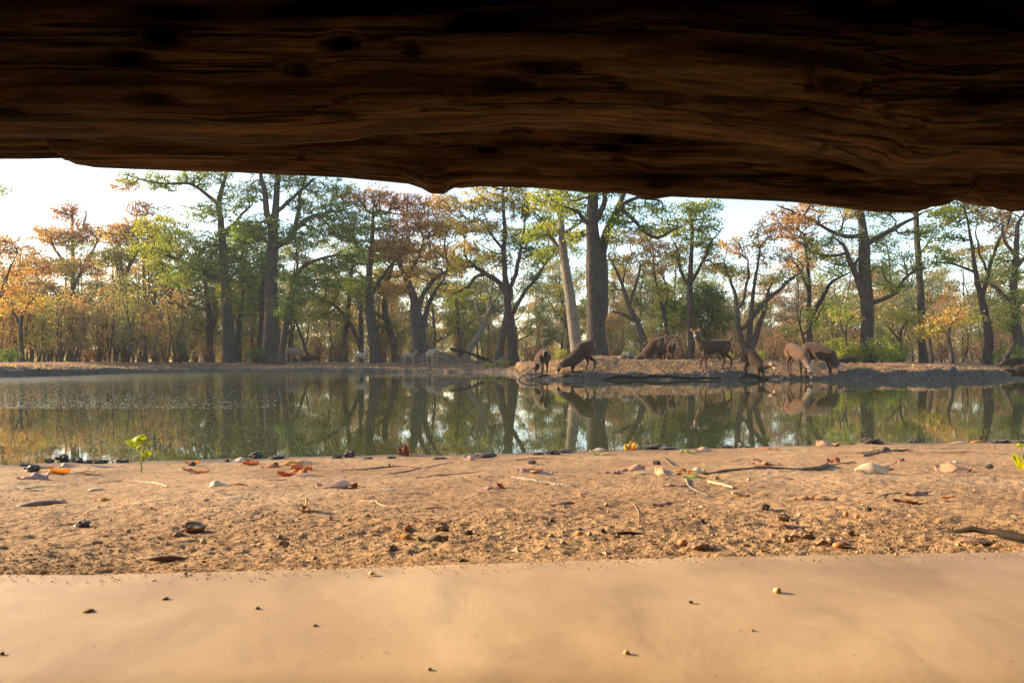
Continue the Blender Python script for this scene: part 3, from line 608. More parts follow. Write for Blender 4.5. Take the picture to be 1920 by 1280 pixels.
hero('great_dark_tree', 39, [[(1622, 677, 32), (1625, 640, 24), (1628, 600, 24), (1627, 560, 25), (1622, 510, 24), (1620, 460, 22), (1616, 420, 16), (1610, 380, 12), (1605, 330, 7)],
    [(1622, 565, 12), (1609, 535, 11), (1598, 508, 10), (1588, 490, 9), (1575, 462, 6), (1560, 445, 3)], [(1628, 570, 9), (1650, 562, 8), (1668, 550, 7), (1680, 528, 6), (1697, 512, 5), (1715, 507, 3)],
    [(1620, 460, 10), (1645, 447, 9), (1675, 432, 8), (1705, 415, 5), (1740, 395, 3)], [(1618, 440, 9), (1590, 445, 8), (1560, 435, 6), (1530, 415, 5), (1490, 400, 4), (1450, 385, 2)], [(1597, 508, 6), (1620, 480, 5)], [(1600, 470, 6), (1550, 480, 5), (1510, 462, 4), (1490, 450, 2)]],
    [(1560, 400, 50, 18, .62), (1600, 385, 50, 18, .4), (1660, 400, 50, 18, .28), (1700, 440, 34, 16, .22), (1580, 440, 40, 16, .4), (1540, 450, 40, 14, .35), (1650, 455, 40, 18, .25), (1640, 500, 34, 14, .3), (1590, 490, 36, 14, .22), (1690, 480, 28, 14, .3),
     (1530, 480, 30, 12, .25), (1490, 410, 36, 16, .85), (1520, 380, 50, 14, .8), (1620, 340, 90, 20, .4), (1660, 540, 24, 10, .3), (1700, 510, 20, 10, .35)],
    'massive dark tree with crooked limbs between the two bright green shrubs', 130, leaf_size=.11, dens=.85)
hero('pole_tree', 40, [[(1732, 676, 15), (1729, 620, 14), (1726, 560, 13), (1722, 500, 12), (1719, 440, 11), (1716, 380, 9), (1714, 320, 6)], [(1722, 480, 3), (1745, 450, 3), (1765, 425, 1)]], [(1716, 340, 50, 16, .3), (1745, 430, 22, 12, .28), (1710, 300, 50, 20, .3), (1740, 470, 18, 10, .3)],
    'bare straight pole-like trunk without limbs', 131)
hero('forked_tree', 38, [[(1852, 676, 19), (1853, 640, 18), (1851, 610, 16), (1845, 580, 14), (1836, 545, 11), (1829, 510, 9), (1824, 470, 7), (1818, 430, 5), (1808, 390, 3)], [(1840, 560, 9), (1848, 520, 7), (1858, 480, 6), (1868, 430, 5), (1885, 380, 3)], [(1852, 510, 4), (1845, 470, 4), (1850, 420, 2)], [(1828, 510, 5), (1800, 495, 4), (1770, 490, 2)]],
    [(1800, 405, 45, 18, .35), (1790, 440, 34, 16, .2), (1850, 400, 36, 18, .7), (1890, 415, 34, 18, .72), (1780, 480, 34, 12, .22), (1815, 380, 50, 12, .3), (1760, 400, 30, 12, .4), (1860, 460, 24, 12, .65), (1830, 340, 70, 20, .4)],
    'pale slender tree forking halfway, with a green and orange crown', 132, dens=.85)
hero('yellow_green_tree', 36, [[(1915, 672, 22), (1910, 630, 20), (1903, 590, 18), (1900, 540, 14), (1905, 480, 11), (1908, 420, 8)], [(1902, 570, 8), (1880, 540, 6), (1865, 520, 3)], [(1905, 480, 7), (1885, 450, 5), (1880, 420, 3)], [(1905, 500, 7), (1935, 460, 5)]],
    [(1890, 520, 34, 18, .42), (1900, 560, 34, 18, .4), (1880, 590, 24, 16, .42), (1915, 500, 34, 18, .38), (1900, 430, 30, 16, .75), (1880, 480, 24, 12, .4), (1930, 570, 30, 20, .38), (1900, 610, 22, 12, .4), (1920, 390, 34, 16, .74), (1940, 460, 40, 24, .5)],
    'yellow green tree cut by the edge beyond the pale slender tree', 133, leaf_size=.11)
# small trees standing in front of the wood
for (nm, D, L, B, lab, sd_) in [
    ('small_tree', 46, [[(42, 676, 9), (40, 650, 8), (38, 610, 7), (45, 580, 5), (62, 560, 3)], [(38, 612, 5), (22, 590, 4), (8, 575, 2)]], [(40, 560, 34, 14, .7), (15, 575, 24, 14, .72), (70, 580, 24, 14, .75), (20, 540, 30, 14, .85)], 'small dark forked tree beside the steep bank end, orange leaves', 141),
    ('small_tree', 40, [[(1515, 674, 6), (1508, 640, 5), (1500, 605, 4), (1505, 570, 2)], [(1507, 630, 3), (1520, 600, 3), (1528, 570, 1)]], [(1505, 590, 22, 16, .45), (1525, 610, 22, 14, .4), (1490, 620, 18, 12, .4)], 'small leafy tree between the forked grey trunk and the drinking pair', 142),
    ('small_tree', 37, [[(1588, 676, 7), (1587, 650, 6), (1586, 620, 5), (1592, 600, 4), (1615, 580, 2)], [(1587, 640, 4), (1575, 610, 3), (1570, 590, 1)]], [(1590, 570, 24, 14, .3), (1570, 590, 22, 14, .42), (1600, 600, 20, 12, .4)], 'thin dark little tree inside the bright green shrub beside the massive dark tree', 143),
    ('small_tree', 36, [[(1747, 680, 8), (1744, 650, 7), (1742, 620, 5), (1750, 600, 3)], [(1743, 640, 4), (1730, 615, 3), (1725, 600, 1)]], [(1745, 600, 22, 14, .75), (1730, 620, 20, 12, .6), (1765, 610, 18, 12, .5)], 'stubby dark sapling at the foot of the pole-like trunk', 144),
    ('small_tree', 35, [[(1785, 682, 9), (1783, 655, 8), (1778, 628, 6), (1786, 600, 4), (1802, 580, 2)], [(1779, 635, 4), (1770, 610, 2)]], [(1790, 590, 26, 16, .72), (1770, 610, 22, 14, .6), (1810, 600, 20, 14, .5), (1790, 560, 30, 14, .78)], 'dark gnarled little tree between the pole-like trunk and the pale slender tree', 145),
    ('small_tree', 40, [[(1690, 676, 7), (1688, 650, 6), (1690, 620, 5), (1702, 600, 3)], [(1689, 640, 4), (1676, 615, 3), (1672, 600, 1)]], [(1690, 590, 26, 14, .4), (1710, 600, 22, 12, .5), (1672, 595, 20, 12, .6)], 'knobbly dark little tree behind the second bright green shrub', 146),
    ('small_tree', 60, [[(581, 674, 6), (572, 650, 6), (560, 615, 5), (548, 590, 3)], [(572, 652, 3), (575, 625, 3), (570, 605, 1)]], [(560, 600, 22, 10, .5)], 'thin leafless-looking stem slanting behind the far zebra', 147)]:
    hero(nm, D, L, B, lab, sd_, dens=.8, leaf_size=.11, twig=.010)

# ---- the wood behind: a few tree shapes, each copied with its own turn and size
def auto_tree(name, seed, H, tint, dens=1.0, spread=3.2, trunk=.17, low=.26, nl=5, per=16, leaf=.20, tvar=.08, stems=1):
    r = np.random.default_rng(seed); limbs = []; tops = []
    lean = r.normal(0, .05, 2); 
    L0 = [[0, 0, 0, trunk]]
    for i in range(1, 7):
        z = H * .85 * i / 6; L0.append([lean[0] * z + r.normal(0, .12), lean[1] * z + r.normal(0, .12), z, trunk * (1 - .8 * i / 6)])
    limbs.append(L0); blobs = [((L0[-1][0], L0[-1][1], H * .9), (spread * .6, spread * .6, H * .10), int(26 * dens), tint)]
    for k in range(nl):
        f = low + (.8 - low) * (k + r.random() * .6) / nl; i = min(5, int(f * 6)); b = L0[i]; a = r.random() * 6.28; ln = spread * r.uniform(.55, 1.0); up = ln * r.uniform(.5, 1.2)
        e = [b[0] + math.cos(a) * ln, b[1] + math.sin(a) * ln, min(H * .95, b[2] + up)]
        m = [b[0] + math.cos(a) * ln * .45 + r.normal(0, .15), b[1] + math.sin(a) * ln * .45 + r.normal(0, .15), b[2] + up * .3]
        limbs.append([b[:3] + [b[3] * .6], m + [b[3] * .42], e + [b[3] * .18]])
        blobs.append((tuple(e), (spread * r.uniform(.3, .5), spread * r.uniform(.3, .5), H * r.uniform(.05, .09)), int(24 * dens), np.clip(tint + r.normal(0, tvar), 0, 1)))
        blobs.append((tuple(np.array(m) + [0, 0, .5]), (spread * .3, spread * .3, H * .05), int(14 * dens), np.clip(tint + r.normal(0, tvar), 0, 1)))
    return build_tree(name, limbs, blobs, seed, leaf_size=leaf, per=per, clump=.75, twig=.022, flute=0, rmin=.018, leafmat=M_leaf_far)
def sapling(name, seed, H, tint, n_st=3, per=12, leaf=.14, dens=1.0):
    r = np.random.default_rng(seed); limbs, blobs = [], []
    for k in range(n_st):
        a = r.random() * 6.28; tx, ty = math.cos(a) * H * .14, math.sin(a) * H * .14; h = H * r.uniform(.75, 1)
        L = [[0 if k else 0, 0, 0, .055]] if k == 0 else [[0, 0, .1, .045]]
        for i in range(1, 5): L.append([tx * i / 4 + r.normal(0, .08), ty * i / 4 + r.normal(0, .08), h * i / 4, .055 * (1 - .8 * i / 4)])
        limbs.append(L)
        for q in (.35, .6, .85): blobs.append(((tx * q, ty * q, h * q), (H * .15, H * .15, H * .13), int(11 * dens), np.clip(tint + r.normal(0, .07), 0, 1)))
    return build_tree(name, limbs, blobs, seed, leaf_size=leaf, per=per, clump=.45, twig=.010, flute=0, flat=.7, leafmat=M_leaf if name == 'bright' else M_leaf_far)
BG = [('green tree of the deep wood beyond the pond', .20), ('olive tree of the deep wood beyond the pond', .36), ('yellowing tree of the deep wood beyond the pond', .52),
      ('orange tree of the deep wood beyond the pond', .80), ('rust brown tree of the deep wood beyond the pond', .93), ('sparse bare-twigged tree of the deep wood beyond the pond', .9)]
protos = []
for i, (lab, tint) in enumerate(BG):
    for v in range(2):
        protos.append((i, auto_tree('far_tree', 200 + i * 2 + v, 12.8 + 2.2 * v, tint, dens=(.35 if i == 5 else 1.25), spread=3.4 + .5 * v, nl=5 + v), lab))
def px_pick(px, r):
    """which kinds of crown stand where along the bank"""
    if px < 330: w_ = [1, 2, 2, 3, 4, 2]
    elif px < 650: w_ = [5, 4, 2, 1, 1, .5]
    elif px < 860: w_ = [2, 2, 2, 4, 2, .5]
    elif px < 1120: w_ = [3, 3, 4, 1, .6, .6]
    elif px < 1380: w_ = [3, 3, 1.5, 2.5, 1, .6]
    elif px < 1580: w_ = [.8, 1, 1, 3, 3, 1.5]
    else: w_ = [2, 2, 1.5, 4, 1.2, .5]
    w_ = np.array(w_); return int(r.choice(6, p=w_ / w_.sum()))
r = np.random.default_rng(77); first = {}
def put(kind_res, key, name, lab, cat, group, x, y, s, rz):
    if key in first:
        e = copy_tree(first[key])
    else:
        e = place_tree(name, kind_res, lab, cat, group); first[key] = e
    e.location = (x, y, gz(x, y) - .03); e.rotation_euler = (r.normal(0, .02), r.normal(0, .02), rz); e.scale = (s, s, s * r.uniform(.92, 1.1)); return e
placed = []
for k in range(205):
    for tr in range(30):
        D = 62 + 95 * r.random() ** 1.25; px = r.uniform(-160, 2080)
        x = (px - CX) / F * D
        lim = 3.2 + D * .012
        if all((x - a) ** 2 + (D - b) ** 2 > lim ** 2 for a, b in placed): break
    placed.append((x, D)); i = px_pick(px, r); j = i * 2 + int(r.random() < .5); _, res, lab = protos[j]
    top = 1.0 if px < 1380 or px > 1480 else .8
    s = top * r.uniform(.68, .98) * (1 + (D - 62) * .0042)
    if px < 330: s *= 1.05
    put(res, ('bg', j), 'far_tree', lab, 'tree', lab.replace('tree', 'trees', 1), x, D, s, r.random() * 6.28)
# slim young trees: dense orange belt at one side, loose elsewhere
SAP = [('orange sapling with slim stems at the edge of the wood', .80), ('yellow sapling with slim stems at the edge of the wood', .60), ('olive sapling with slim stems at the edge of the wood', .40), ('rust sapling with slim stems at the edge of the wood', .92)]
saps = [(lab, sapling('sapling', 300 + i * 2 + v, 5.6 + v * 1.2, tint, 3 + v, per=9)) for i, (lab, tint) in enumerate(SAP) for v in range(2)]
for k in range(48):
    D = 49 + 12 * r.random(); px = -60 + 400 * r.random() ** .9; x = (px - CX) / F * D
    j = int(r.choice(4, p=[.24, .18, .34, .24])) * 2 + int(r.random() < .5)
    put(saps[j][1], ('s', j), 'sapling', saps[j][0], 'sapling', saps[j][0].replace('sapling', 'saplings', 1), x, D, r.uniform(.75, 1.2) * (1.0 if px < 260 else .8), r.random() * 6.28)
for k in range(215):
    D = 60 + 60 * r.random(); px = r.uniform(300, 2000)
    if px > 1150: D -= 17 * (1 - r.random() * .6)
    x = (px - CX) / F * D
    wgt = [.08, .27, .55, .10] if px < 1400 else [.25, .2, .35, .2]
    j = int(r.choice(4, p=wgt)) * 2 + int(r.random() < .5)
    put(saps[j][1], ('s', j), 'sapling', saps[j][0], 'sapling', saps[j][0].replace('sapling', 'saplings', 1), x, D, r.uniform(.5, 1.1), r.random() * 6.28)
# dry brush and green shrubs
def shrub(name, seed, H, tint, n_tw, per, leaf, spread=.9, clump=.22):
    r = np.random.default_rng(seed); limbs = [[[0, 0, 0, .03], [r.normal(0, .05), r.normal(0, .05), H * .3, .022], [r.normal(0, .1), r.normal(0, .1), H * .6, .012]]]
    for k in range(5):
        a = r.random() * 6.28; limbs.append([[0, 0, .05, .02], [math.cos(a) * spread * .3, math.sin(a) * spread * .3, H * .3, .015], [math.cos(a) * spread * .7, math.sin(a) * spread * .7, H * r.uniform(.4, .8), .008]])
    return build_tree(name, limbs, [((0, 0, H * .5), (spread, spread, H * .45), n_tw, tint)], seed, leaf_size=leaf, per=per, clump=clump, twig=.007, flute=0, flat=.8)
dry = [shrub('dry_bush', 400 + v, 1.5 + .4 * v, .97, 75, 3, .10) for v in range(3)]
lab = 'dry grey-brown bush of bare twigs under the wood'
for k in range(230):
    D = 56 + 42 * r.random() ** 1.3; px = r.uniform(-80, 2000)
    if px > 1150: D = 40 + 30 * r.random() ** 1.3
    x = (px - CX) / F * D; v = k % 3
    put(dry[v], ('d', v), 'dry_bush', lab, 'bush', 'dry bushes under the wood', x, D, r.uniform(.6, 1.35), r.random() * 6.28)
grn = [shrub('green_bush', 410 + v, 1.4, t_, n_, 16, .10, .85, .26) for v, (t_, n_) in enumerate([(.30, 70), (.38, 62), (.04, 75)])]
for (px, D, s, v, lab) in [(1575, 37.5, 1.15, 1, 'bright green bush around the thin dark little tree'), (1603, 38.5, .8, 1, 'small bright green bush touching the foot of the massive dark tree'), (1655, 37.5, 1.1, 0, 'broad bright green bush on the sunny side of the massive dark tree'),
        (1685, 39, .9, 0, 'darker green bush beside the broad bright green one'), (1895, 35.5, .95, 0, 'green bush behind the fallen grey branch at the frame edge'), (1925, 36, 1.0, 1, 'yellow green bush beyond the fallen grey branch'),
        (480, 53.5, 1.1, 2, 'dark green bush at the foot of the thickest middle trunk'), (914, 46.5, .42, 1, 'tiny fresh green shrublet beside the leaning dark trunk'), (946, 46.2, .5, 1, 'tiny fresh green shrublet just at the foot of the golden leaved tree'),
        (925, 46, .3, 1, 'smallest fresh green sprig between two shrublets'), (1050, 33.5, .42, 1, 'green sprig behind the neck of the kneeling antelope'), (1180, 38, .6, 2, 'dark green low bush near the great double trunk'), (1425, 34, .38, 0, 'low green bush behind the small kneeling antelope'),
        (1366, 33, .35, 1, 'small yellow green tuft near the stems behind the kneeling antelope'), (18, 42, .7, 2, 'dark low bush on the steep bank end')]:
    x = (px - CX) / F * D; put(grn[v], ('g', v), 'green_bush', lab, 'bush', None, x, D, s, r.random() * 6.28)['label'] = lab

# the far wood that reads as one hazy mass: leafy thicket beyond the trees one can tell apart
n = 4200; far_x = r.uniform(-175, 175, n); far_y = 158 + 60 * r.random(n)
hgt = .66 + (7 + 5 * fbm(far_x * .05, far_y * .02, 3)) * r.random(n) ** 1.15
Vf, Qf, tf = leaves_np(np.stack([far_x, far_y, hgt], -1), 40, 1.5, .7, .5, np.clip(.45 + .45 * fbm(far_x * .04 + 9, far_y * .03, 3) + r.normal(0, .1, n), 0, 1), seed=5)
n2 = 1500; bx = r.uniform(-150, 150, n2); by = 92 + 62 * r.random(n2); Vb, Qb, tb = leaves_np(np.stack([bx, by, .66 + 2.2 * r.random(n2)], -1), 34, 1.1, .7, .26, np.clip(.62 + .3 * r.normal(0, 1, n2), 0, 1), seed=6)
tag(obj('far_undergrowth', mesh_np('far_undergrowth', Vb, Qb, False, {'tint': ('FLOAT', 'FACE', tb)}), M_leaf_far), 'dry undergrowth filling the floor of the deep wood', kind='stuff')
tag(obj('far_thicket', mesh_np('far_thicket', Vf, Qf, False, {'tint': ('FLOAT', 'FACE', tf)}), M_leaf_far), 'hazy far thicket closing the view between the trunks', kind='stuff')
# ------------------------------------------------------------------ animals
def vcol_mat(name, rough=.85, hair=220, b=.5):
    m, t, p = mat(name, rough, .15)
    a = t.nodes.new('ShaderNodeAttribute'); a.attribute_name = 'coat'
    n = tex(t, (1, 1, .35), ns=55, detail=4, rough=.7)
    t.links.new(mix(t, .7, a.outputs['Color'], ramp(t, [(.3, (.6, .58, .56)), (.5, (1, 1, 1)), (.7, (1.3, 1.25, 1.2))], n), 'MULTIPLY'), p.inputs['Base Color'])
    bump(t, p, n, b, .02)
    p.inputs['Sheen Weight'].default_value = .12; p.inputs['Sheen Roughness'].default_value = .5
    return m
M_coat = vcol_mat('animal_coat')
def capsule(p0, r0, p1, r1, sy=1.0, n=14):
    p0 = np.array(p0, float); p1 = np.array(p1, float); d = p1 - p0; L = np.linalg.norm(d) + 1e-6; u = d / L
    P, Rd = [], []
    for k in range(4, -1, -1): a = k / 4.3 * math.pi / 2; P.append(p0 - u * r0 * math.sin(a)); Rd.append(r0 * math.cos(a))
    for f in (.33, .66): P.append(p0 + d * f); Rd.append(r0 + (r1 - r0) * f)
    for k in range(0, 5): a = k / 4.3 * math.pi / 2; P.append(p1 + u * r1 * math.sin(a)); Rd.append(r1 * math.cos(a))
    V, Q = tube(P, Rd, sides=n)
    if sy != 1.0:
        c = p0[1] + (p1[1] - p0[1]) * np.clip(((V - p0) @ u) / L, 0, 1); V[:, 1] = c + (V[:, 1] - c) * sy
    return V, Q
def body_mesh(name, segs, voxel, paint=None, smooth=5):
    """one continuous skin round all the segments"""
    VV, QQ, b = [], [], 0
    for s in segs:
        V, Q = capsule(*s['c'], sy=s.get('sy', 1.0)); VV.append(V); QQ.append(Q + b); b += len(V)
    me = quads_mesh(name, np.vstack(VV), np.vstack(QQ)); o = bpy.data.objects.new(name, me); COL.objects.link(o)
    m = o.modifiers.new('r', 'REMESH'); m.mode = 'VOXEL'; m.voxel_size = voxel
    m = o.modifiers.new('s', 'SMOOTH'); m.iterations = smooth; m.factor = .5
    dg = bpy.context.evaluated_depsgraph_get(); out = bpy.data.meshes.new_from_object(o.evaluated_get(dg)); out.name = name
    bpy.data.objects.remove(o); bpy.data.meshes.remove(me)
    n = len(out.vertices); P = np.zeros(n * 3, np.float32); out.vertices.foreach_get('co', P); P = P.reshape(-1, 3).astype(float)
    W = np.zeros(n); C = np.zeros((n, 3))
    for s in segs:
        p0, r0, p1, r1 = [np.array(q, float) for q in s['c']]; d = p1 - p0; f = np.clip(((P - p0) @ d) / (d @ d + 1e-9), 0, 1)
        dist = np.linalg.norm(P - (p0 + f[:, None] * d), axis=1) - (r0 + (r1 - r0) * f)
        wgt = np.exp(-np.maximum(dist + .03, 0) / .012) + 1e-9; W += wgt; C += wgt[:, None] * np.array(s['col'])
    C /= W[:, None]
    if paint: C = paint(P, C)
    a = out.attributes.new('coat', 'FLOAT_COLOR', 'POINT'); a.data.foreach_set('color', np.hstack([C, np.ones((n, 1))]).astype(np.float32).ravel())
    out.polygons.foreach_set('use_smooth', [True] * len(out.polygons)); out.materials.append(M_coat)
    return out
def leg(pts, cols, sy=1.0):
    """pts: (x, y, z, r) from hip to hoof"""
    return [dict(c=(a[:3], a[3], b[:3], b[3]), col=c) for a, b, c in zip(pts, pts[1:], cols)]
BR, DK, RU, GR, WH, BK, LG = (.115, .072, .046), (.075, .046, .032), (.17, .088, .05), (.16, .125, .10), (.62, .57, .50), (.02, .017, .015), (.095, .05, .032)
def antelope(name, pose, head_yaw=0, look=False, warm=1.0):
    """a cow waterbuck; returns (body mesh, [(part name, mesh)])"""
    kneel = pose == 'kneel'; drink = pose in ('drink', 'kneel')
    S = []
    def sp(a, b, col=BR, sy=.86): S.append(dict(c=(a[:3], a[3], b[:3], b[3]), col=col, sy=sy))
    if pose == 'stand': zr, zm, zc = .98, .93, .95; cx = .42
    elif pose == 'drink': zr, zm, zc = 1.0, .88, .78; cx = .36
    else: zr, zm, zc = 1.02, .80, .48; cx = .22
    hx = -.50 if not kneel else -.44
    sp((hx, 0, zr, .235), (hx + .30, 0, (zr + zm) / 2 + .01, .255)); sp((hx + .30, 0, (zr + zm) / 2 + .01, .255), (cx - .28, 0, zm - .04, .285)); sp((cx - .28, 0, zm - .04, .285), (cx, 0, zc, .25))
    sp((hx + .05, 0, zr + .06, .17), (cx - .35, 0, zm + .10, .17), DK); sp((cx - .05, 0, zc + .10, .15), (cx - .35, 0, zm + .10, .17), DK)
    if pose == 'stand':
        n0, n1, h0 = (cx + .08, 0, 1.02), (cx + .27, 0, 1.36), (cx + .30, 0, 1.50)
    elif pose == 'drink':
        n0, n1, h0 = (cx + .10, 0, .72), (cx + .36, 0, .42), (cx + .44, 0, .32)
    else:
        n0, n1, h0 = (cx + .10, 0, .44), (cx + .40, 0, .30), (cx + .48, 0, .24)
    if look: n0, n1, h0 = (cx + .10, 0, .48), (cx + .42, 0, .52), (cx + .52, 0, .56)
    S.append(dict(c=(n0, .185, n1, .112), col=GR if drink else (.19, .115, .07), sy=.85)); S.append(dict(c=(n1, .10, h0, .088), col=WH if drink else GR, sy=.9))
    S.append(dict(c=((cx - .02, 0, zc - .02), .21, n0, .17), col=BR, sy=.85))
    if pose == 'stand': hd = np.array([.62, 0, -.42])
    elif pose == 'drink': hd = np.array([.38, 0, -.93])
    else: hd = np.array([.42, 0, -.90])
    if look: hd = np.array([.6, 0, -.6])
    hd = hd / np.linalg.norm(hd); ca, sa = math.cos(head_yaw), math.sin(head_yaw)
    rot = lambda v: np.array([v[0] * ca - v[1] * sa, v[0] * sa + v[1] * ca, v[2]])
    H0 = np.array(h0); hdr = rot(hd); up = rot(np.array([-hd[2] * 1.0, 0, hd[0]])); side = np.cross(up, hdr)
    q = lambda f, g=0: tuple(H0 + hdr * f + up * g)
    S.append(dict(c=(q(0), .088, q(.10, .005), .078), col=(.16, .09, .055))); S.append(dict(c=(q(.10, .005), .076, q(.22, -.005), .050), col=(.20, .11, .065)))
    S.append(dict(c=(q(.22, -.005), .050, q(.30, -.01), .040), col=WH)); S.append(dict(c=(q(.315, .005), .030, q(.325, .005), .028), col=BK))
    fl = [RU, LG, LG, LG, BK]
    if kneel:
        for s in (-1, 1):
            y = .12 * s
            S += leg([(.20, y, .45, .12), (.20, y, .27, .065), (.24 + .03 * s, y, .06, .042), (.06, y, .045, .030), (-.08, y, .045, .034), (-.12, y, .04, .034)], fl)
    else:
        for s, dx in ((-1, .05), (1, -.07)):
            y = .115 * s; d2 = .10 if drink else 0; y2 = y * (1.5 if drink else 1.0)
            S += leg([(cx - .04, y, zc - .10, .125), (cx - .05 + d2 * .3, y, .60, .062), (cx - .01 + dx + d2, y2, .37, .040), (cx + dx * 1.6 + d2, y2, .10, .027), (cx + .03 + dx * 1.7 + d2, y2, .03, .034), (cx + .05 + dx * 1.7 + d2, y2, .02, .034)], fl)
    for s, dx in ((-1, .13), (1, -.08)):
        y = .125 * s
        S += leg([(hx + .03, y, zr - .10, .165), (hx + .12 + dx * .2, y, .68, .105), (hx - .10 + dx, y, .44, .045), (hx - .04 + dx * 1.25, y, .11, .028), (hx + .0 + dx * 1.3, y, .03, .035), (hx + .02 + dx * 1.3, y, .02, .035)], fl)
    S.append(dict(c=((hx - .19, 0, zr - .02), .035, (hx - .215, 0, zr - .36), .026), col=DK))
    def paint(P, C):
        x, y, z = P.T
        rz = np.sqrt((y / .150) ** 2 + ((z - (zr - .02)) / .215) ** 2)        # white ring round the rump
        back = sstep(hx - .07, hx - .13, x) * sstep(zr - .20, zr - .08, z)
        ring = np.exp(-((rz - .85) / .10) ** 2) * back * .75
        C = C * (1 - ring[:, None]) + np.array(WH) * ring[:, None]
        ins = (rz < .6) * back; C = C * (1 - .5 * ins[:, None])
        Hd = (P - H0) @ hdr; Hu = (P - H0) @ up; Hs = (P - H0) @ side
        eye = np.exp(-(((Hd - .10) / .022) ** 2 + ((Hu - .03) / .022) ** 2)) * (np.abs(Hs) > .045); C = C * (1 - eye[:, None]) + np.array(BK) * eye[:, None]
        brow = np.exp(-(((Hd - .07) / .03) ** 2 + ((Hu - .062) / .018) ** 2)) * (np.abs(Hs) > .03) * .8; C = C * (1 - brow[:, None]) + np.array(WH) * brow[:, None]
        lowlight = sstep(.12, .02, z) * .5
        n = fbm(x * 9 + 3, z * 9 + y * 5, 3); C = C * (1 + .35 * n[:, None])
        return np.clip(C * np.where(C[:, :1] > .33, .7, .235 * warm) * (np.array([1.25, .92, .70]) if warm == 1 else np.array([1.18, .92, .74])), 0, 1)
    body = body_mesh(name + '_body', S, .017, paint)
    parts = []
    for s in (-1, 1):
        b0 = H0 + side * s * .065 + up * .05 + hdr * -.02
        tip = b0 + side * s * .14 + up * .085 - hdr * .03; mid = (b0 + tip) / 2
        V, Q = tube([b0, b0 + (tip - b0) * .25, mid, b0 + (tip - b0) * .8, tip], [.018, .040, .052, .040, .008], sides=10)
        nrm = np.cross(tip - b0, up); nrm = rot(np.array([1.0, 0, 0])) if pose == 'stand' else hdr * 0 + up
        nrm = nrm / np.linalg.norm(nrm); V = V - ((V - b0) @ nrm)[:, None] * nrm * .7
        me = quads_mesh(name + '_ear', V, Q); a = me.attributes.new('coat', 'FLOAT_COLOR', 'POINT')
        f = np.clip(((V - b0) @ (tip - b0)) / ((tip - b0) @ (tip - b0)), 0, 1)
        cc = np.where(f[:, None] > .82, np.array(DK), np.where(np.abs(f[:, None] - .5) < .3, np.array((.30, .19, .13)), np.array(BR)))
        a.data.foreach_set('color', np.hstack([cc, np.ones((len(cc), 1))]).astype(np.float32).ravel()); me.materials.append(M_coat); parts.append(('ear', me))
    return body, parts
def place_animal(nm, cat, res, x, y, heading, s, label, group, sink=.015, dz=0, tilt=0):
    e = empty(nm, (x, y, gz(x, y) - sink + dz), R(heading)); e.scale = (s, s, s); e.rotation_euler = (0, R(tilt), R(heading)); tag(e, label, cat, group)
    obj('body', res[0], None, e)
    for pn, pm in res[1]: obj(pn, pm, None, e)
    return e
A_stand = antelope('antelope', 'stand', head_yaw=R(78)); A_kneel = antelope('antelope', 'kneel', head_yaw=R(-6)); A_drink = antelope('antelope', 'drink', head_yaw=R(10))
G_w = 'waterbuck antelopes drinking and resting at the pond edge'
def at_px(px, D): return (px - CX) / F * D, D
x, y = at_px(1338, 27.2); place_animal('antelope', 'antelope', A_stand, x, y, 176, 1.0, 'dark brown antelope standing tall with raised head turned this way', G_w)
x, y = at_px(1084, 26.3); place_animal('antelope', 'antelope', A_kneel, x, y, 187, 1.02, 'brown antelope kneeling to drink beside the gnarled roots', G_w)
x, y = at_px(1015, 26.6); place_animal('antelope', 'antelope', A_drink, x, y, 104, .90, 'antelope seen from behind, white ring on its rump, beyond the gnarled roots', G_w)
x, y = at_px(1221, 31.5); place_animal('antelope', 'antelope', A_kneel, x, y, 166, 1.02, 'large dark antelope bending behind the crest of the mound, head hidden', G_w, dz=-.2)
x, y = at_px(1248, 32.4); place_animal('antelope', 'antelope', A_drink, x, y, 118, .86, 'smaller antelope half hidden behind the one bending beyond the crest', G_w, dz=-.12)
x, y = at_px(1418, 26.4); place_animal('antelope', 'antelope', antelope('antelope', 'kneel', head_yaw=R(-25), look=True), x, y, -52, .92, 'small dark kneeling antelope, its pale cheeked head lifted from the water', G_w, tilt=-3)
x, y = at_px(1494, 26.35); place_animal('antelope', 'antelope', antelope('antelope', 'drink', head_yaw=R(10), warm=2.4), x, y, -80, 1.0, 'reddish antelope drinking with head down at the water, facing this way', G_w, tilt=6)
x, y = at_px(1535, 26.75); place_animal('antelope', 'antelope', antelope('antelope', 'drink', head_yaw=R(-8)), x, y, -56, 1.04, 'grey-brown antelope drinking close beside the reddish one', G_w, tilt=6)

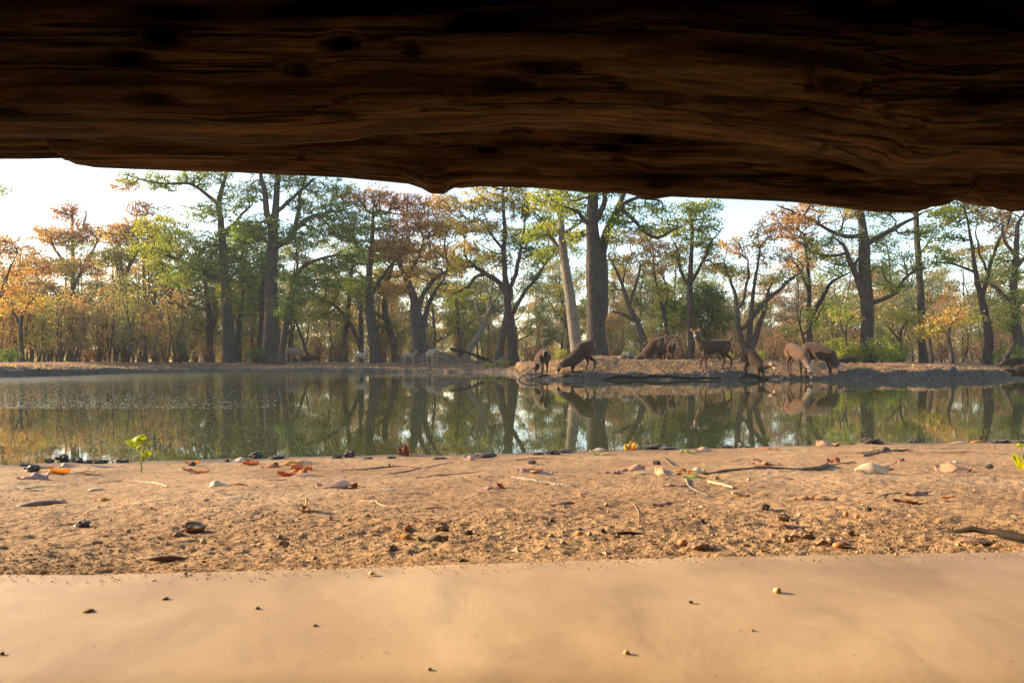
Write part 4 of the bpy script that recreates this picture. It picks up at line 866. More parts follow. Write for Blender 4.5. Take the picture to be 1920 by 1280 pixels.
def zebra(name, neck_up=1.0, head_yaw=0, body_yaw=0):
    ZW = (.62, .54, .44); S = []
    def sp(a, b, sy=.85): S.append(dict(c=(a[:3], a[3], b[:3], b[3]), col=ZW, sy=sy))
    sp((-.52, 0, 1.02, .24), (-.1, 0, .95, .29)); sp((-.1, 0, .95, .29), (.42, 0, 1.0, .24))
    n0 = (.50, 0, 1.08); n1 = (.50 + .38 - .08 * neck_up, 0, 1.08 + .42 * neck_up); S.append(dict(c=(n0, .18, n1, .11), col=ZW, sy=.75))
    hd = np.array([.75, 0, -.66 + .15 * neck_up]); hd /= np.linalg.norm(hd); ca, sa = math.cos(head_yaw), math.sin(head_yaw)
    hdr = np.array([hd[0] * ca, hd[0] * sa, hd[2]]); H0 = np.array(n1)
    S.append(dict(c=(tuple(H0), .11, tuple(H0 + hdr * .24), .075), col=ZW)); S.append(dict(c=(tuple(H0 + hdr * .24), .072, tuple(H0 + hdr * .40), .055), col=(.10, .08, .07)))
    c4 = [ZW, ZW, ZW, ZW, BK]
    for s, dx in ((-1, .06), (1, -.05)):
        S += leg([(.42, .14 * s, .85, .13), (.40, .14 * s, .60, .075), (.41 + dx, .13 * s, .36, .05), (.41 + dx, .13 * s, .10, .035), (.43 + dx, .13 * s, .03, .045), (.44 + dx, .13 * s, .02, .045)], c4)
        S += leg([(-.52, .15 * s, .90, .18), (-.42, .15 * s, .66, .11), (-.62 - dx, .14 * s, .44, .055), (-.58 - dx, .14 * s, .11, .036), (-.55 - dx, .14 * s, .03, .045), (-.54 - dx, .14 * s, .02, .045)], c4)
    S.append(dict(c=((-.76, 0, 1.02), .03, (-.83, 0, .55), .035), col=(.3, .25, .2)))
    for k in range(5):
        f = k / 4; a = np.array(n0) + (np.array(n1) - np.array(n0)) * f; S.append(dict(c=(tuple(a + [-.10, 0, .15]), .035, tuple(a + [-.12, 0, .22]), .03), col=(.12, .09, .08), sy=.6))
    for s in (-1, 1): S.append(dict(c=(tuple(H0 + [-.04, .06 * s, .10]), .035, tuple(H0 + [-.06, .09 * s, .23]), .022), col=ZW))
    def paint(P, C):
        x, y, z = P.T
        ph = np.where(x > .5, (x * .8 + z) * 12, np.where(x < -.3, (x * .9 + z * 1.3) * 10, x * 12 + .8 * np.sin(z * 5)))
        ph = np.where(z < .66, z * 15, ph); st = sstep(-.15, .35, np.sin(ph * 3.4)) * np.where(z < .35, .4, .85)
        st = st * (C[:, 0] > .4)
        C = C * (1 - st[:, None]) + np.array((.05, .038, .032)) * st[:, None]
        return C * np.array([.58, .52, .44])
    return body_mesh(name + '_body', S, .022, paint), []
Z1 = zebra('zebra', 1.0, R(-45)); Z2 = zebra('zebra', .25, R(50)); G_z = 'zebras under the trees beyond the pond'
for (px, D, hdg, s, Z, lab) in [(678, 51.5, -28, .80, Z1, 'pale zebra with pricked ears standing by the broad leaning trunk'), (811, 49.5, -62, 1.04, Z2, 'zebra standing in front of the termite mound, head turned aside'),
        (767, 52.8, 12, .70, Z1, 'young zebra half hidden by the grassy skirt of the termite mound'), (547, 57.5, 200, .98, Z1, 'dark-looking zebra in shade beside the slim bending tree'),
        (536, 60.5, 20, .95, Z2, 'zebra whose striped rump shows behind the shaded one'), (475, 62, -25, .85, Z1, 'sunlit zebra peeping from behind the dark green bush')]:
    x, y = at_px(px, D); place_animal('zebra', 'zebra', Z, x, y, hdg, s, lab, G_z)

# ------------------------------------------------------------------ banks: termite mound, logs, roots
mx, my = at_px(812, 55.5); nn = 90
gx_, gy_ = np.meshgrid(np.linspace(-1, 1, nn), np.linspace(-1, 1, nn)); Xm = mx + gx_ * 5.2; Ym = my + gy_ * 3.6
rr = np.sqrt(((gx_ + .10 * (gx_ < 0) * 0) * np.where(gx_ < -.1, 1.35, 1.0)) ** 2 + gy_ ** 2)
Zm = ground(Xm, Ym) - .12 + 1.75 * np.exp(-(np.sqrt(((Xm - mx + .75) / (1.0 + .9 * (Xm > mx - .75))) ** 2 + ((Ym - my) / 1.1) ** 2 + .02) / 1.25)) * (1 + .25 * fbm(Xm * 1.7, Ym * 1.7, 4)) + .10 * fbm(Xm * 3, Ym * 3, 3) - .35 * sstep(.75, 1, rr)
ii = np.arange(nn - 1)[:, None] * nn; jj = np.arange(nn - 1)[None, :]
M_mound, t, p = mat('termite_earth', .95, .1)
t.links.new(ramp(t, [(.3, (.05, .034, .024)), (.5, (.12, .08, .052)), (.7, (.21, .14, .085))], tex(t, ns=2.2, detail=9, rough=.7)), p.inputs['Base Color']); bump(t, p, tex(t, ns=9, detail=6), 1, .05)
tag(obj('termite_mound', mesh_np('termite_mound', np.stack([Xm, Ym, Zm], -1).reshape(-1, 3), np.stack([ii + jj, ii + jj + 1, ii + nn + jj + 1, ii + nn + jj], -1).reshape(-1, 4)), M_mound), 'brown earthen termite mound round the foot of the orange tree', 'termite mound')
M_grey, t, p = mat('weathered_wood', .9, .15)
g1 = tex(t, (1, 6, 6), ns=5, detail=7); t.links.new(ramp(t, [(.3, (.06, .05, .04)), (.5, (.17, .14, .11)), (.7, (.31, .25, .19))], g1), p.inputs['Base Color']); bump(t, p, g1, .8, .02)
M_dkwood, t, p = mat('dark_dead_wood', .9, .15)
g1 = tex(t, ns=9, detail=7); t.links.new(ramp(t, [(.3, (.008, .006, .005)), (.5, (.018, .013, .010)), (.7, (.038, .028, .021))], g1), p.inputs['Base Color']); bump(t, p, g1, .8, .02)
def stick(nm, pts, mt, label, cat, group=None, lift=.5, sides=8, D=None, ymin=.4, extra=(), ymax=200):
    """a stick lying along the ground: photo points (x, y, thickness in photo pixels[, height above ground in pixels])"""
    W = []
    for q in pts:
        px_, py_, th = q[:3]; up = q[3] if len(q) > 3 else 0
        if D: X_, Y_ = at_px(px_, D); Z_ = gz(X_, Y_)
        else: X_, Y_, Z_ = hit(px_, py_ + up, ymin, ymax)
        r_ = th * .5 * Y_ / F; z_ = Z_ + r_ * .8 + up * Y_ / F if not D else P3(px_, py_, D)[2]
        W.append([X_, Y_, z_, r_])
    S_ = smooth_poly(W, max(.02, np.linalg.norm(np.array(W[-1][:3]) - np.array(W[0][:3])) / 26))
    S_[1:-1, :3] += rng.normal(0, 1, (len(S_) - 2, 3)) * S_[1:-1, 3:4] * .22; S_[:, 3] *= 1 + .12 * rng.normal(0, 1, len(S_))
    if not D: S_[:, 2] = np.maximum(S_[:, 2], ground(S_[:, 0], S_[:, 1]) + S_[:, 3] * .35)
    base = S_[0, :3].copy(); items = [(S_[:, :3] - base, np.maximum(S_[:, 3], .0006), dict(sides=sides))]
    for (f, dx, dz, l, rr_) in extra:
        b_ = S_[int(f * (len(S_) - 1)), :3] - base; r_ = S_[int(f * (len(S_) - 1)), 3]
        items.append(([b_, b_ + np.array([dx * l * .5, .1 * l, dz * l * .6]), b_ + np.array([dx * l, .05 * l, dz * l])], [r_ * rr_, r_ * rr_ * .8, r_ * rr_ * .4], dict(sides=6)))
    o = obj(nm, tubes_mesh(nm, items), mt, loc=base); return tag(o, label, cat, group)
stick('fallen_log', [(1158, 673, 6), (1170, 669, 11), (1180, 667, 14), (1190, 668, 10)], M_grey, 'pale broken log with an upright stub on the crest of the mound', 'log', D=31.0, extra=[(.35, .1, 1, .34, .45)])
stick('fallen_log', [(1098, 676, 7), (1112, 675, 11), (1128, 678, 9), (1146, 679, 6)], M_grey, 'pale knobbly log end behind the rump of the kneeling antelope', 'log', D=29.3)
stick('fallen_log', [(1562, 677, 6), (1585, 675, 9), (1603, 672, 8), (1601, 678, 6)], M_dkwood, 'black fallen branch at the foot of the bright green bush', 'log', D=35.5, extra=[(.6, 0, -1, .15, .8)])
stick('fallen_branch', [(1879, 684, 8), (1886, 668, 9), (1893, 660, 8), (1897, 648, 5)], M_bark, 'upturned grey branch poking from the brush by the yellow green bush', 'branch', D=33.5, extra=[(.1, -.6, .8, .35, .5)])
stick('fallen_log', [(1885, 679, 9), (1905, 677, 12), (1935, 678, 12)], M_dkwood, 'dark log lying behind the upturned grey branch', 'log', D=34.2)
stick('dead_root_log', [(1898, 702, 12), (1912, 694, 20), (1935, 688, 26), (1980, 684, 26)], M_dkwood, 'black root log sloping to the water at the frame edge', 'log', D=25.8, sides=10, extra=[(.1, -1, .3, .4, .7)])
stick('fallen_log', [(845, 655, 6), (880, 662, 6), (905, 672, 6), (925, 680, 5)], M_dkwood, 'long dark branch sloping down the far side of the termite mound', 'log', D=54)
stick('fallen_branch', [(925, 682, 4), (938, 674, 5), (950, 668, 3)], M_grey, 'small grey branch near the leaning dark trunk foot', 'branch', D=49)
stick('fallen_log', [(555, 676, 6), (575, 672, 11), (595, 670, 8)], M_dkwood, 'dark log on the ground beyond the shaded zebra', 'log', D=60)
stick('fallen_branch', [(290, 681, 4), (305, 679, 5), (335, 681, 4), (358, 680, 6)], M_grey, 'low grey branch lying by the foot of the leaning tree', 'branch', D=56)
for k, (pts, lab) in enumerate([([(971, 712, 4), (978, 704, 5), (992, 701, 6), (1012, 700, 6)], 'looping grey root tip reaching farthest into the pond'), ([(995, 713, 4), (1008, 708, 5), (1018, 704, 5), (1030, 705, 5)], 'slanting root under the chin of the kneeling antelope'),
        ([(1014, 713, 5), (1020, 709, 6), (1032, 708, 6), (1050, 711, 5)], 'knuckled root rising from the water by the drinking muzzle'), ([(1045, 713, 4), (1056, 706, 6), (1072, 705, 5), (1090, 710, 4)], 'low arching root below the folded knees'),
        ([(1130, 710, 3), (1160, 706, 5), (1200, 707, 6), (1250, 705, 6), (1300, 709, 5), (1350, 708, 4)], 'long root along the foot of the mound bank'), ([(1385, 709, 5), (1400, 703, 7), (1420, 707, 6), (1440, 710, 4)], 'short root hump below the small kneeling antelope'),
        ([(1108, 708, 4), (1110, 713, 3)], 'tiny upright root stub at the water line')]):
    stick('root', pts, M_grey if k in (0, 2) else M_dkwood, lab, 'root', 'roots laid bare along the pond bank', D=25.75 - .03 * k)

# fallen leaves and crumbs strewn over the far banks
r = np.random.default_rng(21); n = 16000; px = r.uniform(-40, 1960, n); sfx = .5 + 14 * r.random(n) ** 1.6; D_ = shore_far(px) + sfx; xx = (px - CX) / F * D_
q = .35 + .65 * (fbm(xx * .5, D_ * .5, 3) > -.05); kp = r.random(n) < q; xx, D_, px = xx[kp], D_[kp], px[kp]; n = len(xx); zz = ground(xx, D_)
ok = zz > .08; xx, D_, zz, px = xx[ok], D_[ok], zz[ok], px[ok]; n = len(xx)
tt_ = np.clip(np.where((px < 960) | (px > 1560), .86, .97) + r.normal(0, .07, n), 0, 1)
Vl, Ql, tl = leaves_np(np.stack([xx, D_, zz + .02], -1), 1, .02, .3, .075, tt_, spread=.04, seed=22)
tag(obj('bank_litter', mesh_np('bank_litter', Vl, Ql, False, {'tint': ('FLOAT', 'FACE', tl)}), M_leaf_far), 'fallen leaves strewn over the far bank', kind='stuff')
n = 7000; px = r.uniform(-40, 1960, n); D_ = shore_far(px) + .05 + 7 * r.random(n) ** 2.2; xx = (px - CX) / F * D_; zz = ground(xx, D_); ok = zz > .015; xx, D_, zz = xx[ok], D_[ok], zz[ok]; n = len(xx)
b5 = np.array([(1, 0, 0), (-.5, .87, 0), (-.5, -.87, 0), (.1, .1, .9), (0, 0, -.7)]); f5 = np.array([(0, 1, 3), (1, 2, 3), (2, 0, 3), (1, 0, 4), (2, 1, 4), (0, 2, 4)])
s5 = .018 + .05 * r.random(n) ** 3; Vc = b5[None] * (1 + .4 * r.normal(0, .5, (n, 5, 3))) * s5[:, None, None] * np.array([1.4, 1, .8]) + np.stack([xx, D_, zz], -1)[:, None, :]
Fc = (f5[None] + 5 * np.arange(n)[:, None, None]).reshape(-1, 3)
M_bclod, t, p = mat('bank_earth', .95, .1); a_ = t.nodes.new('ShaderNodeAttribute'); a_.attribute_name = 'tint'
t.links.new(ramp(t, [(0, (.035, .03, .028)), (.5, (.10, .08, .065)), (1, (.20, .155, .12))], a_.outputs['Fac']), p.inputs['Base Color'])
tag(obj('bank_crumbs', mesh_np('bank_crumbs', Vc.reshape(-1, 3), Fc, False, {'tint': ('FLOAT', 'FACE', np.repeat(r.random(n), 6))}), M_bclod), 'broken earth crumbs on the trampled far bank', kind='stuff')
# ------------------------------------------------------------------ fallen leaves, twigs, clods on the near soil
def litter_mat(name, c1, c2, trans=.35):
    m = bpy.data.materials.new(name); m.use_nodes = True; t = m.node_tree; p = t.nodes['Principled BSDF']; p.inputs['Roughness'].default_value = .6; p.inputs['Specular IOR Level'].default_value = .3
    oi = t.nodes.new('ShaderNodeObjectInfo')
    n = tex(t, ns=28, detail=5, rough=.65); n2 = tex(t, ns=160, detail=3)
    c = ramp(t, [(.36, c1), (.62, c2)], n); c = mix(t, .6, c, ramp(t, [(.34, (.35, .25, .2)), (.45, (1, 1, 1))], n2), 'MULTIPLY')
    t.links.new(c, p.inputs['Base Color'])
    tr = t.nodes.new('ShaderNodeBsdfTranslucent'); t.links.new(mix(t, 1.0, c, (1.5, 1.1, .6), 'MULTIPLY'), tr.inputs[0])
    mx = t.nodes.new('ShaderNodeMixShader'); mx.inputs[0].default_value = trans; o = t.nodes['Material Output']
    t.links.new(p.outputs[0], mx.inputs[1]); t.links.new(tr.outputs[0], mx.inputs[2]); t.links.new(mx.outputs[0], o.inputs[0])
    bump(t, p, n, .5, .002); return m
LM = {'rose': litter_mat('rose_brown_leaf', (.32, .19, .14), (.46, .31, .24)), 'mauve': litter_mat('mauve_brown_leaf', (.24, .16, .13), (.38, .27, .22)), 'cream': litter_mat('cream_leaf', (.50, .39, .22), (.62, .52, .34)),
      'pale': litter_mat('bleached_leaf', (.42, .34, .26), (.58, .50, .41)), 'peach': litter_mat('peach_leaf', (.46, .26, .14), (.56, .38, .24)), 'orange': litter_mat('orange_leaf', (.40, .15, .05), (.56, .26, .08), .4),
      'red': litter_mat('red_brown_leaf', (.20, .06, .03), (.44, .17, .06), .4), 'yellow': litter_mat('yellow_leaf', (.52, .30, .04), (.65, .45, .08), .5), 'brown': litter_mat('brown_leaf', (.10, .055, .035), (.20, .12, .075)),
      'green': litter_mat('green_leaf', (.22, .30, .06), (.36, .40, .12), .4), 'olive': litter_mat('olive_leaf', (.25, .22, .12), (.38, .33, .19)), 'fresh': litter_mat('fresh_leaf', (.36, .50, .012), (.55, .66, .02), .65)}
def leaf_shape(L, wd, kind, seed, h=.3):
    r = np.random.default_rng(seed); nu, nv = 17, 9
    u = np.linspace(-1, 1, nu); v = np.linspace(-1, 1, nv); U, Vv = np.meshgrid(u, v, indexing='ij')
    half = wd * .5 * np.clip(1 - np.abs(U + .08 * r.normal()) ** 1.8, .03, 1) ** .8 * (1 + .10 * fbm(U * 2.5 + seed, Vv * .4, 2))
    x = U * L * .5; y = Vv * half; H = h * wd; z = 0 * x
    if kind == 'dome':
        pk = r.uniform(-.35, .35); z = H * (1.15 * np.exp(-((U - pk) / .62) ** 2) * (1 - .45 * Vv ** 2) - .45 * np.abs(Vv) ** 1.3 * (1 - .6 * U ** 2) + .35 * np.maximum(0, np.abs(U) - .7) / .3)
        z = z + U * Vv * H * r.uniform(-.9, .9) + H * .22 * np.sin(U * r.uniform(4, 7) + Vv * 2 + seed)
    elif kind == 'cup': z = H * 1.2 * Vv ** 2 + H * .4 * U ** 2
    elif kind == 'flat': z = H * .35 * np.sin(U * 2.2 + r.random() * 3) + H * .3 * Vv ** 2 * np.sign(r.normal())
    elif kind == 'curl':
        a = Vv * 1.9; y = np.sin(a) * half * .5; z = (1 - np.cos(a)) * half * -.5 + H * (1 - U ** 2)
    elif kind == 'stand': z = H * 1.1 * Vv ** 2 * np.sign(U + .3) + H * .8 * fbm(U * 2 + seed, Vv * 2, 3)
    elif kind == 'crumple': z = H * 1.2 * fbm(U * 2 + seed, Vv * 2, 3) + H * .8 * (1 - Vv ** 2) * np.sin(U * 2 + seed)
    z = z + H * .16 * fbm(U * 3 + seed * 1.7, Vv * 3, 3) - H * .10 * np.exp(-(Vv / .14) ** 2)
    y = y + U ** 2 * wd * .12 * r.normal(); x = x + .03 * L * fbm(U * 2, Vv * 2 + seed, 2)
    return x, y, z
def grid_mesh(nm, x, y, z, thick=.0006):
    nu, nv = x.shape; P = np.stack([x, y, z], -1)
    N = np.cross(np.gradient(P, axis=0), np.gradient(P, axis=1)); N /= np.linalg.norm(N, axis=2)[..., None] + 1e-12
    A = (P + N * thick * .5).reshape(-1, 3); B = (P - N * thick * .5).reshape(-1, 3); n = nu * nv
    ii = np.arange(nu - 1)[:, None] * nv; jj = np.arange(nv - 1)[None, :]
    Q = np.stack([ii + jj, ii + nv + jj, ii + nv + jj + 1, ii + jj + 1], -1).reshape(-1, 4)
    rimi = list(range(nv)) + [k * nv + nv - 1 for k in range(1, nu)] + [(nu - 1) * nv + k for k in range(nv - 2, -1, -1)] + [k * nv for k in range(nu - 2, 0, -1)]
    rimi = np.array(rimi); r2 = np.roll(rimi, -1)
    return mesh_np(nm, np.vstack([A, B]), np.vstack([Q, Q[:, ::-1] + n, np.stack([rimi, r2, r2 + n, rimi + n], -1)]))
from mathutils import Euler, Matrix
def leaf(px, py, wpx, col, kind, label, ar=.5, yaw=None, tilt=0, roll=0, h=.3, stalk=True, lift=0):
    seed = int(px * 7 + py) % 9973; r = np.random.default_rng(seed)
    X_, Y_, Z_ = hit(px, py); L = wpx * Y_ / F * 1.08; yaw = r.uniform(-25, 25) if yaw is None else yaw
    x, y, z = leaf_shape(L, L * ar, kind, seed, h)
    Rm = np.array((Matrix.Rotation(R(yaw), 3, 'Z') @ Matrix.Rotation(R(tilt), 3, 'Y') @ Matrix.Rotation(R(roll), 3, 'X')))
    P = np.stack([x, y, z], -1) @ Rm.T
    # settle it on the soil: lowest points just touch
    gzv = ground(P[..., 0] + X_, P[..., 1] + Y_) - Z_
    P[..., 2] -= np.percentile(P[..., 2] - gzv, 6); 
    P[..., 2] = np.maximum(P[..., 2], gzv - .0035) + lift
    o = obj('fallen_leaf', grid_mesh('fallen_leaf', P[..., 0], P[..., 1], P[..., 2]), LM[col], loc=(X_, Y_, Z_)); tag(o, label, 'leaf', None)
    if stalk and wpx > 26:
        e = P[-1, 4]; d = P[-1, 4] - P[-3, 4]; d /= np.linalg.norm(d) + 1e-9
        V, Q = tube([e - d * .002, e + d * L * .12, e + d * L * .22 + np.array([0, 0, .002])], [L * .012, L * .010, L * .008], sides=5); obj('stalk', quads_mesh('stalk', V, Q), LM['brown'], o)
    return o
leaves_list = [
 (62, 896, 46, 'rose', 'dome', 'domed rose brown leaf propped on a dark clod beside the yellow one', .6), (112, 886, 30, 'yellow', 'cup', 'bright yellow upturned leaf beside the domed rose one', .7), (127, 873, 28, 'peach', 'dome', 'folded tan and orange leaf at the mud rim behind the yellow leaf', .6),
 (86, 876, 24, 'pale', 'cup', 'greyish white curled leaf just at the water edge mud', .6), (60, 913, 52, 'olive', 'flat', 'long yellow green leaf lying flat before the domed rose one', .3), (62, 917, 40, 'pale', 'flat', 'thin bleached leaf below the long yellow green one', .25),
 (162, 886, 34, 'pale', 'flat', 'bleached crumpled leaf halfway between yellow leaf and seedling', .5), (190, 874, 54, 'mauve', 'flat', 'long mauve leaf along the mud rim near the seedling', .3), (178, 914, 28, 'pale', 'flat', 'small oval whitish leaf alone in front of the mud rim', .5),
 (82, 946, 92, 'mauve', 'curl', 'very long rolled mauve leaf near the frame edge', .32), (192, 936, 30, 'yellow', 'crumple', 'shredded yellow leaf scrap', .4), (228, 936, 18, 'yellow', 'flat', 'tiny yellow scrap next to the shredded one', .4),
 (412, 913, 44, 'cream', 'dome', 'cream domed leaf with its dark underside turned out', .6), (448, 913, 30, 'orange', 'curl', 'narrow orange leaf touching the cream domed one', .35), (440, 938, 36, 'pale', 'flat', 'slim whitish leaf in front of the cream domed one', .3),
 (360, 868, 22, 'yellow', 'cup', 'yellow curled leaf at the pond rim', .5), (366, 883, 44, 'orange', 'crumple', 'glowing orange crinkled leaf lying flat near the rim', .35), (448, 864, 34, 'pale', 'dome', 'greyish domed leaf right at the pond rim', .5),
 (470, 869, 28, 'orange', 'cup', 'small orange leaf leaning on the greyish domed one', .5), (505, 873, 30, 'orange', 'dome', 'orange folded leaf beside a black nut', .5), (540, 870, 46, 'yellow', 'dome', 'amber leaf with pale mauve half, second behind the orange heap', .45),
 (572, 868, 36, 'cream', 'dome', 'buff leaf with an amber edge, at the pond rim', .5), (548, 886, 54, 'orange', 'crumple', 'glowing vermilion leaf heaped on another', .5), (572, 887, 50, 'mauve', 'flat', 'mauve leaf slid under the vermilion heap', .4), (566, 879, 36, 'orange', 'cup', 'upper orange leaf of the vermilion heap', .5),
 (518, 901, 40, 'rose', 'flat', 'faded rose leaf in front of the vermilion heap', .3), (632, 914, 74, 'rose', 'dome', 'long rippled rose brown leaf alone in open soil', .4), (728, 918, 32, 'pale', 'flat', 'small whitish leaf after the long rippled one', .35), (640, 892, 24, 'pale', 'flat', 'tiny whitish leaf before the crossed twigs', .4),
 (757, 852, 28, 'red', 'stand', 'bright red orange leaf standing up against the water', .8), (884, 861, 30, 'rose', 'dome', 'orange rose folded leaf on the rim by dark mud', .5), (850, 858, 18, 'orange', 'flat', 'little orange leaf fleck before dark mud', .4),
 (920, 919, 34, 'rose', 'dome', 'pink crumpled leaf with a torn side', .5), (938, 913, 16, 'red', 'stand', 'small fiery red leaf tip sticking up beside the pink crumpled one', .9), (572, 964, 26, 'cream', 'stand', 'waxy cream leaf standing upright on its edge', .95),
 (810, 953, 38, 'pale', 'curl', 'slim rolled whitish leaf on bare soil', .2), (766, 1009, 40, 'yellow', 'dome', 'curved mustard leaf near the ledge', .5), (812, 1011, 54, 'olive', 'dome', 'olive tan leaf touching the mustard one', .4),
 (984, 886, 26, 'rose', 'dome', 'pale pink leaf behind the mauve and scarlet one', .5), (1015, 891, 40, 'mauve', 'dome', 'mauve leaf with scarlet rim at the end of a twig', .5), (1003, 884, 26, 'orange', 'cup', 'scarlet orange leaf edge above the mauve leaf', .4),
 (1125, 845, 42, 'cream', 'dome', 'pale ochre leaf by the pond rim in the middle', .4), (1118, 851, 30, 'green', 'flat', 'blue green leaf flat under the pale ochre one', .35), (1140, 851, 26, 'green', 'flat', 'second smaller green leaf under the pale ochre one', .4),
 (1180, 840, 24, 'yellow', 'stand', 'golden cupped leaf upright against the water', .8), (1188, 878, 38, 'peach', 'dome', 'smooth peach dome shaped leaf by itself', .65), (1135, 887, 30, 'rose', 'dome', 'pink curled leaf, first of a row towards the leaf heap', .4), (1162, 887, 28, 'rose', 'crumple', 'dull pink leaf between the curled one and the cream one', .4),
 (1208, 889, 36, 'cream', 'flat', 'cream leaf with a long stalk beside the peach heap', .4), (1252, 890, 46, 'peach', 'dome', 'big peach leaf leading the heap', .6), (1306, 886, 32, 'cream', 'dome', 'rounded tan leaf at the back of the heap', .7), (1322, 889, 20, 'brown', 'curl', 'brown leaf edge closing the heap', .6),
 (1285, 882, 40, 'yellow', 'flat', 'mustard leaf bridging the heap', .3), (1302, 896, 40, 'green', 'dome', 'greenish cream leaf in front of the heap', .35), (1250, 911, 32, 'peach', 'dome', 'small faded peach leaf between bent grey sticks', .45), (1275, 910, 26, 'rose', 'flat', 'small rose leaf pinned by a bent grey stick', .4),
 (1388, 925, 30, 'pale', 'crumple', 'whitish crinkled leaf past the pale peeled stick', .6), (1052, 944, 46, 'rose', 'dome', 'lens shaped rose leaf on open soil', .35), (1246, 951, 46, 'rose', 'dome', 'rose leaf with sharp tip and dark hollow', .35), (1290, 848, 26, 'green', 'dome', 'green and yellow leaf at the rim', .45),
 (1318, 845, 36, 'peach', 'dome', 'orange pink leaf beside the green and yellow one', .5), (1092, 923, 22, 'peach', 'dome', 'tiny peach leaf before the broken bark stick', .4), (1278, 936, 20, 'peach', 'flat', 'tiny tan leaf speckled with soil', .5), (1175, 1001, 64, 'brown', 'curl', 'dark brown rolled leaf near the ledge', .25),
 (1436, 871, 46, 'peach', 'crumple', 'curly orange pink leaf at the stout twig knob', .5), (1425, 878, 22, 'red', 'cup', 'brick red leaf hidden under the curly orange pink one', .5), (1468, 893, 34, 'rose', 'flat', 'flat rose leaf under the knobbed twig end', .3),
 (1552, 834, 38, 'peach', 'dome', 'tan leaf with orange lip at the rim, by the green strap leaf', .55), (1588, 831, 38, 'green', 'flat', 'green strap leaf along the water edge', .3), (1445, 841, 24, 'orange', 'dome', 'orange leaf fleck with thin stalk on the rim', .4), (1478, 842, 22, 'pale', 'flat', 'bluish white leaf near a black nut on the rim', .35),
 (1830, 828, 28, 'orange', 'dome', 'orange brown leaf on the dark mud rim', .5), (1798, 829, 34, 'pale', 'flat', 'bluish flat leaf on the dark mud rim', .3), (1562, 866, 22, 'red', 'crumple', 'dark red twisted leaf between twigs', .8), (1634, 886, 68, 'cream', 'dome', 'large cream humped leaf, biggest on the soil', .62),
 (1650, 877, 44, 'orange', 'curl', 'burnt orange leaf lying over the large cream one', .5), (1788, 882, 58, 'peach', 'dome', 'peach leaf with a brown folded half and long shadow', .5), (1718, 918, 46, 'rose', 'dome', 'pale slim pointed rose leaf beyond the pale grit', .3), (1790, 867, 20, 'pale', 'dome', 'tiny tan humped leaf beyond the folded peach one', .5),
 (1507, 936, 34, 'peach', 'dome', 'peach leaf with notched tip, touching a golden edged one', .5), (1546, 936, 48, 'peach', 'dome', 'golden edged peach leaf', .4), (1697, 942, 44, 'red', 'crumple', 'dark crimson shrivelled leaf', .45), (1776, 925, 22, 'orange', 'crumple', 'small orange scrap on open soil', .4),
 (1476, 994, 60, 'rose', 'dome', 'faded rose leaf on crumbly soil close to the ledge', .35), (1836, 1016, 60, 'rose', 'flat', 'pink brown leaf shaded under the dark stick', .5), (307, 1046, 74, 'mauve', 'curl', 'mauve pod-like leaf casting shade near the ledge', .3), (1511, 844, 16, 'pale', 'flat', 'speck of pale leaf on the rim', .4),
 (1630, 913, 18, 'red', 'curl', 'tiny russet leaf curl in open soil', .3), (1380, 862, 24, 'rose', 'flat', 'slim mauve leaf on the soil behind the leaf heap', .3), (36, 905, 26, 'pale', 'flat', 'little pale leaf near the frame edge clod', .4)]
for q in leaves_list:
    px, py, wpx, col, kind, lab, ar = q; kw = {}
    if kind == 'stand': kw = dict(tilt=22, roll=48, h=.5, yaw=-25)
    if kind == 'dome': kw = dict(h=.29, roll=(int(px) % 5 - 1) * 7)
    leaf(px, py + 2, wpx, col, kind, lab, ar, **kw)

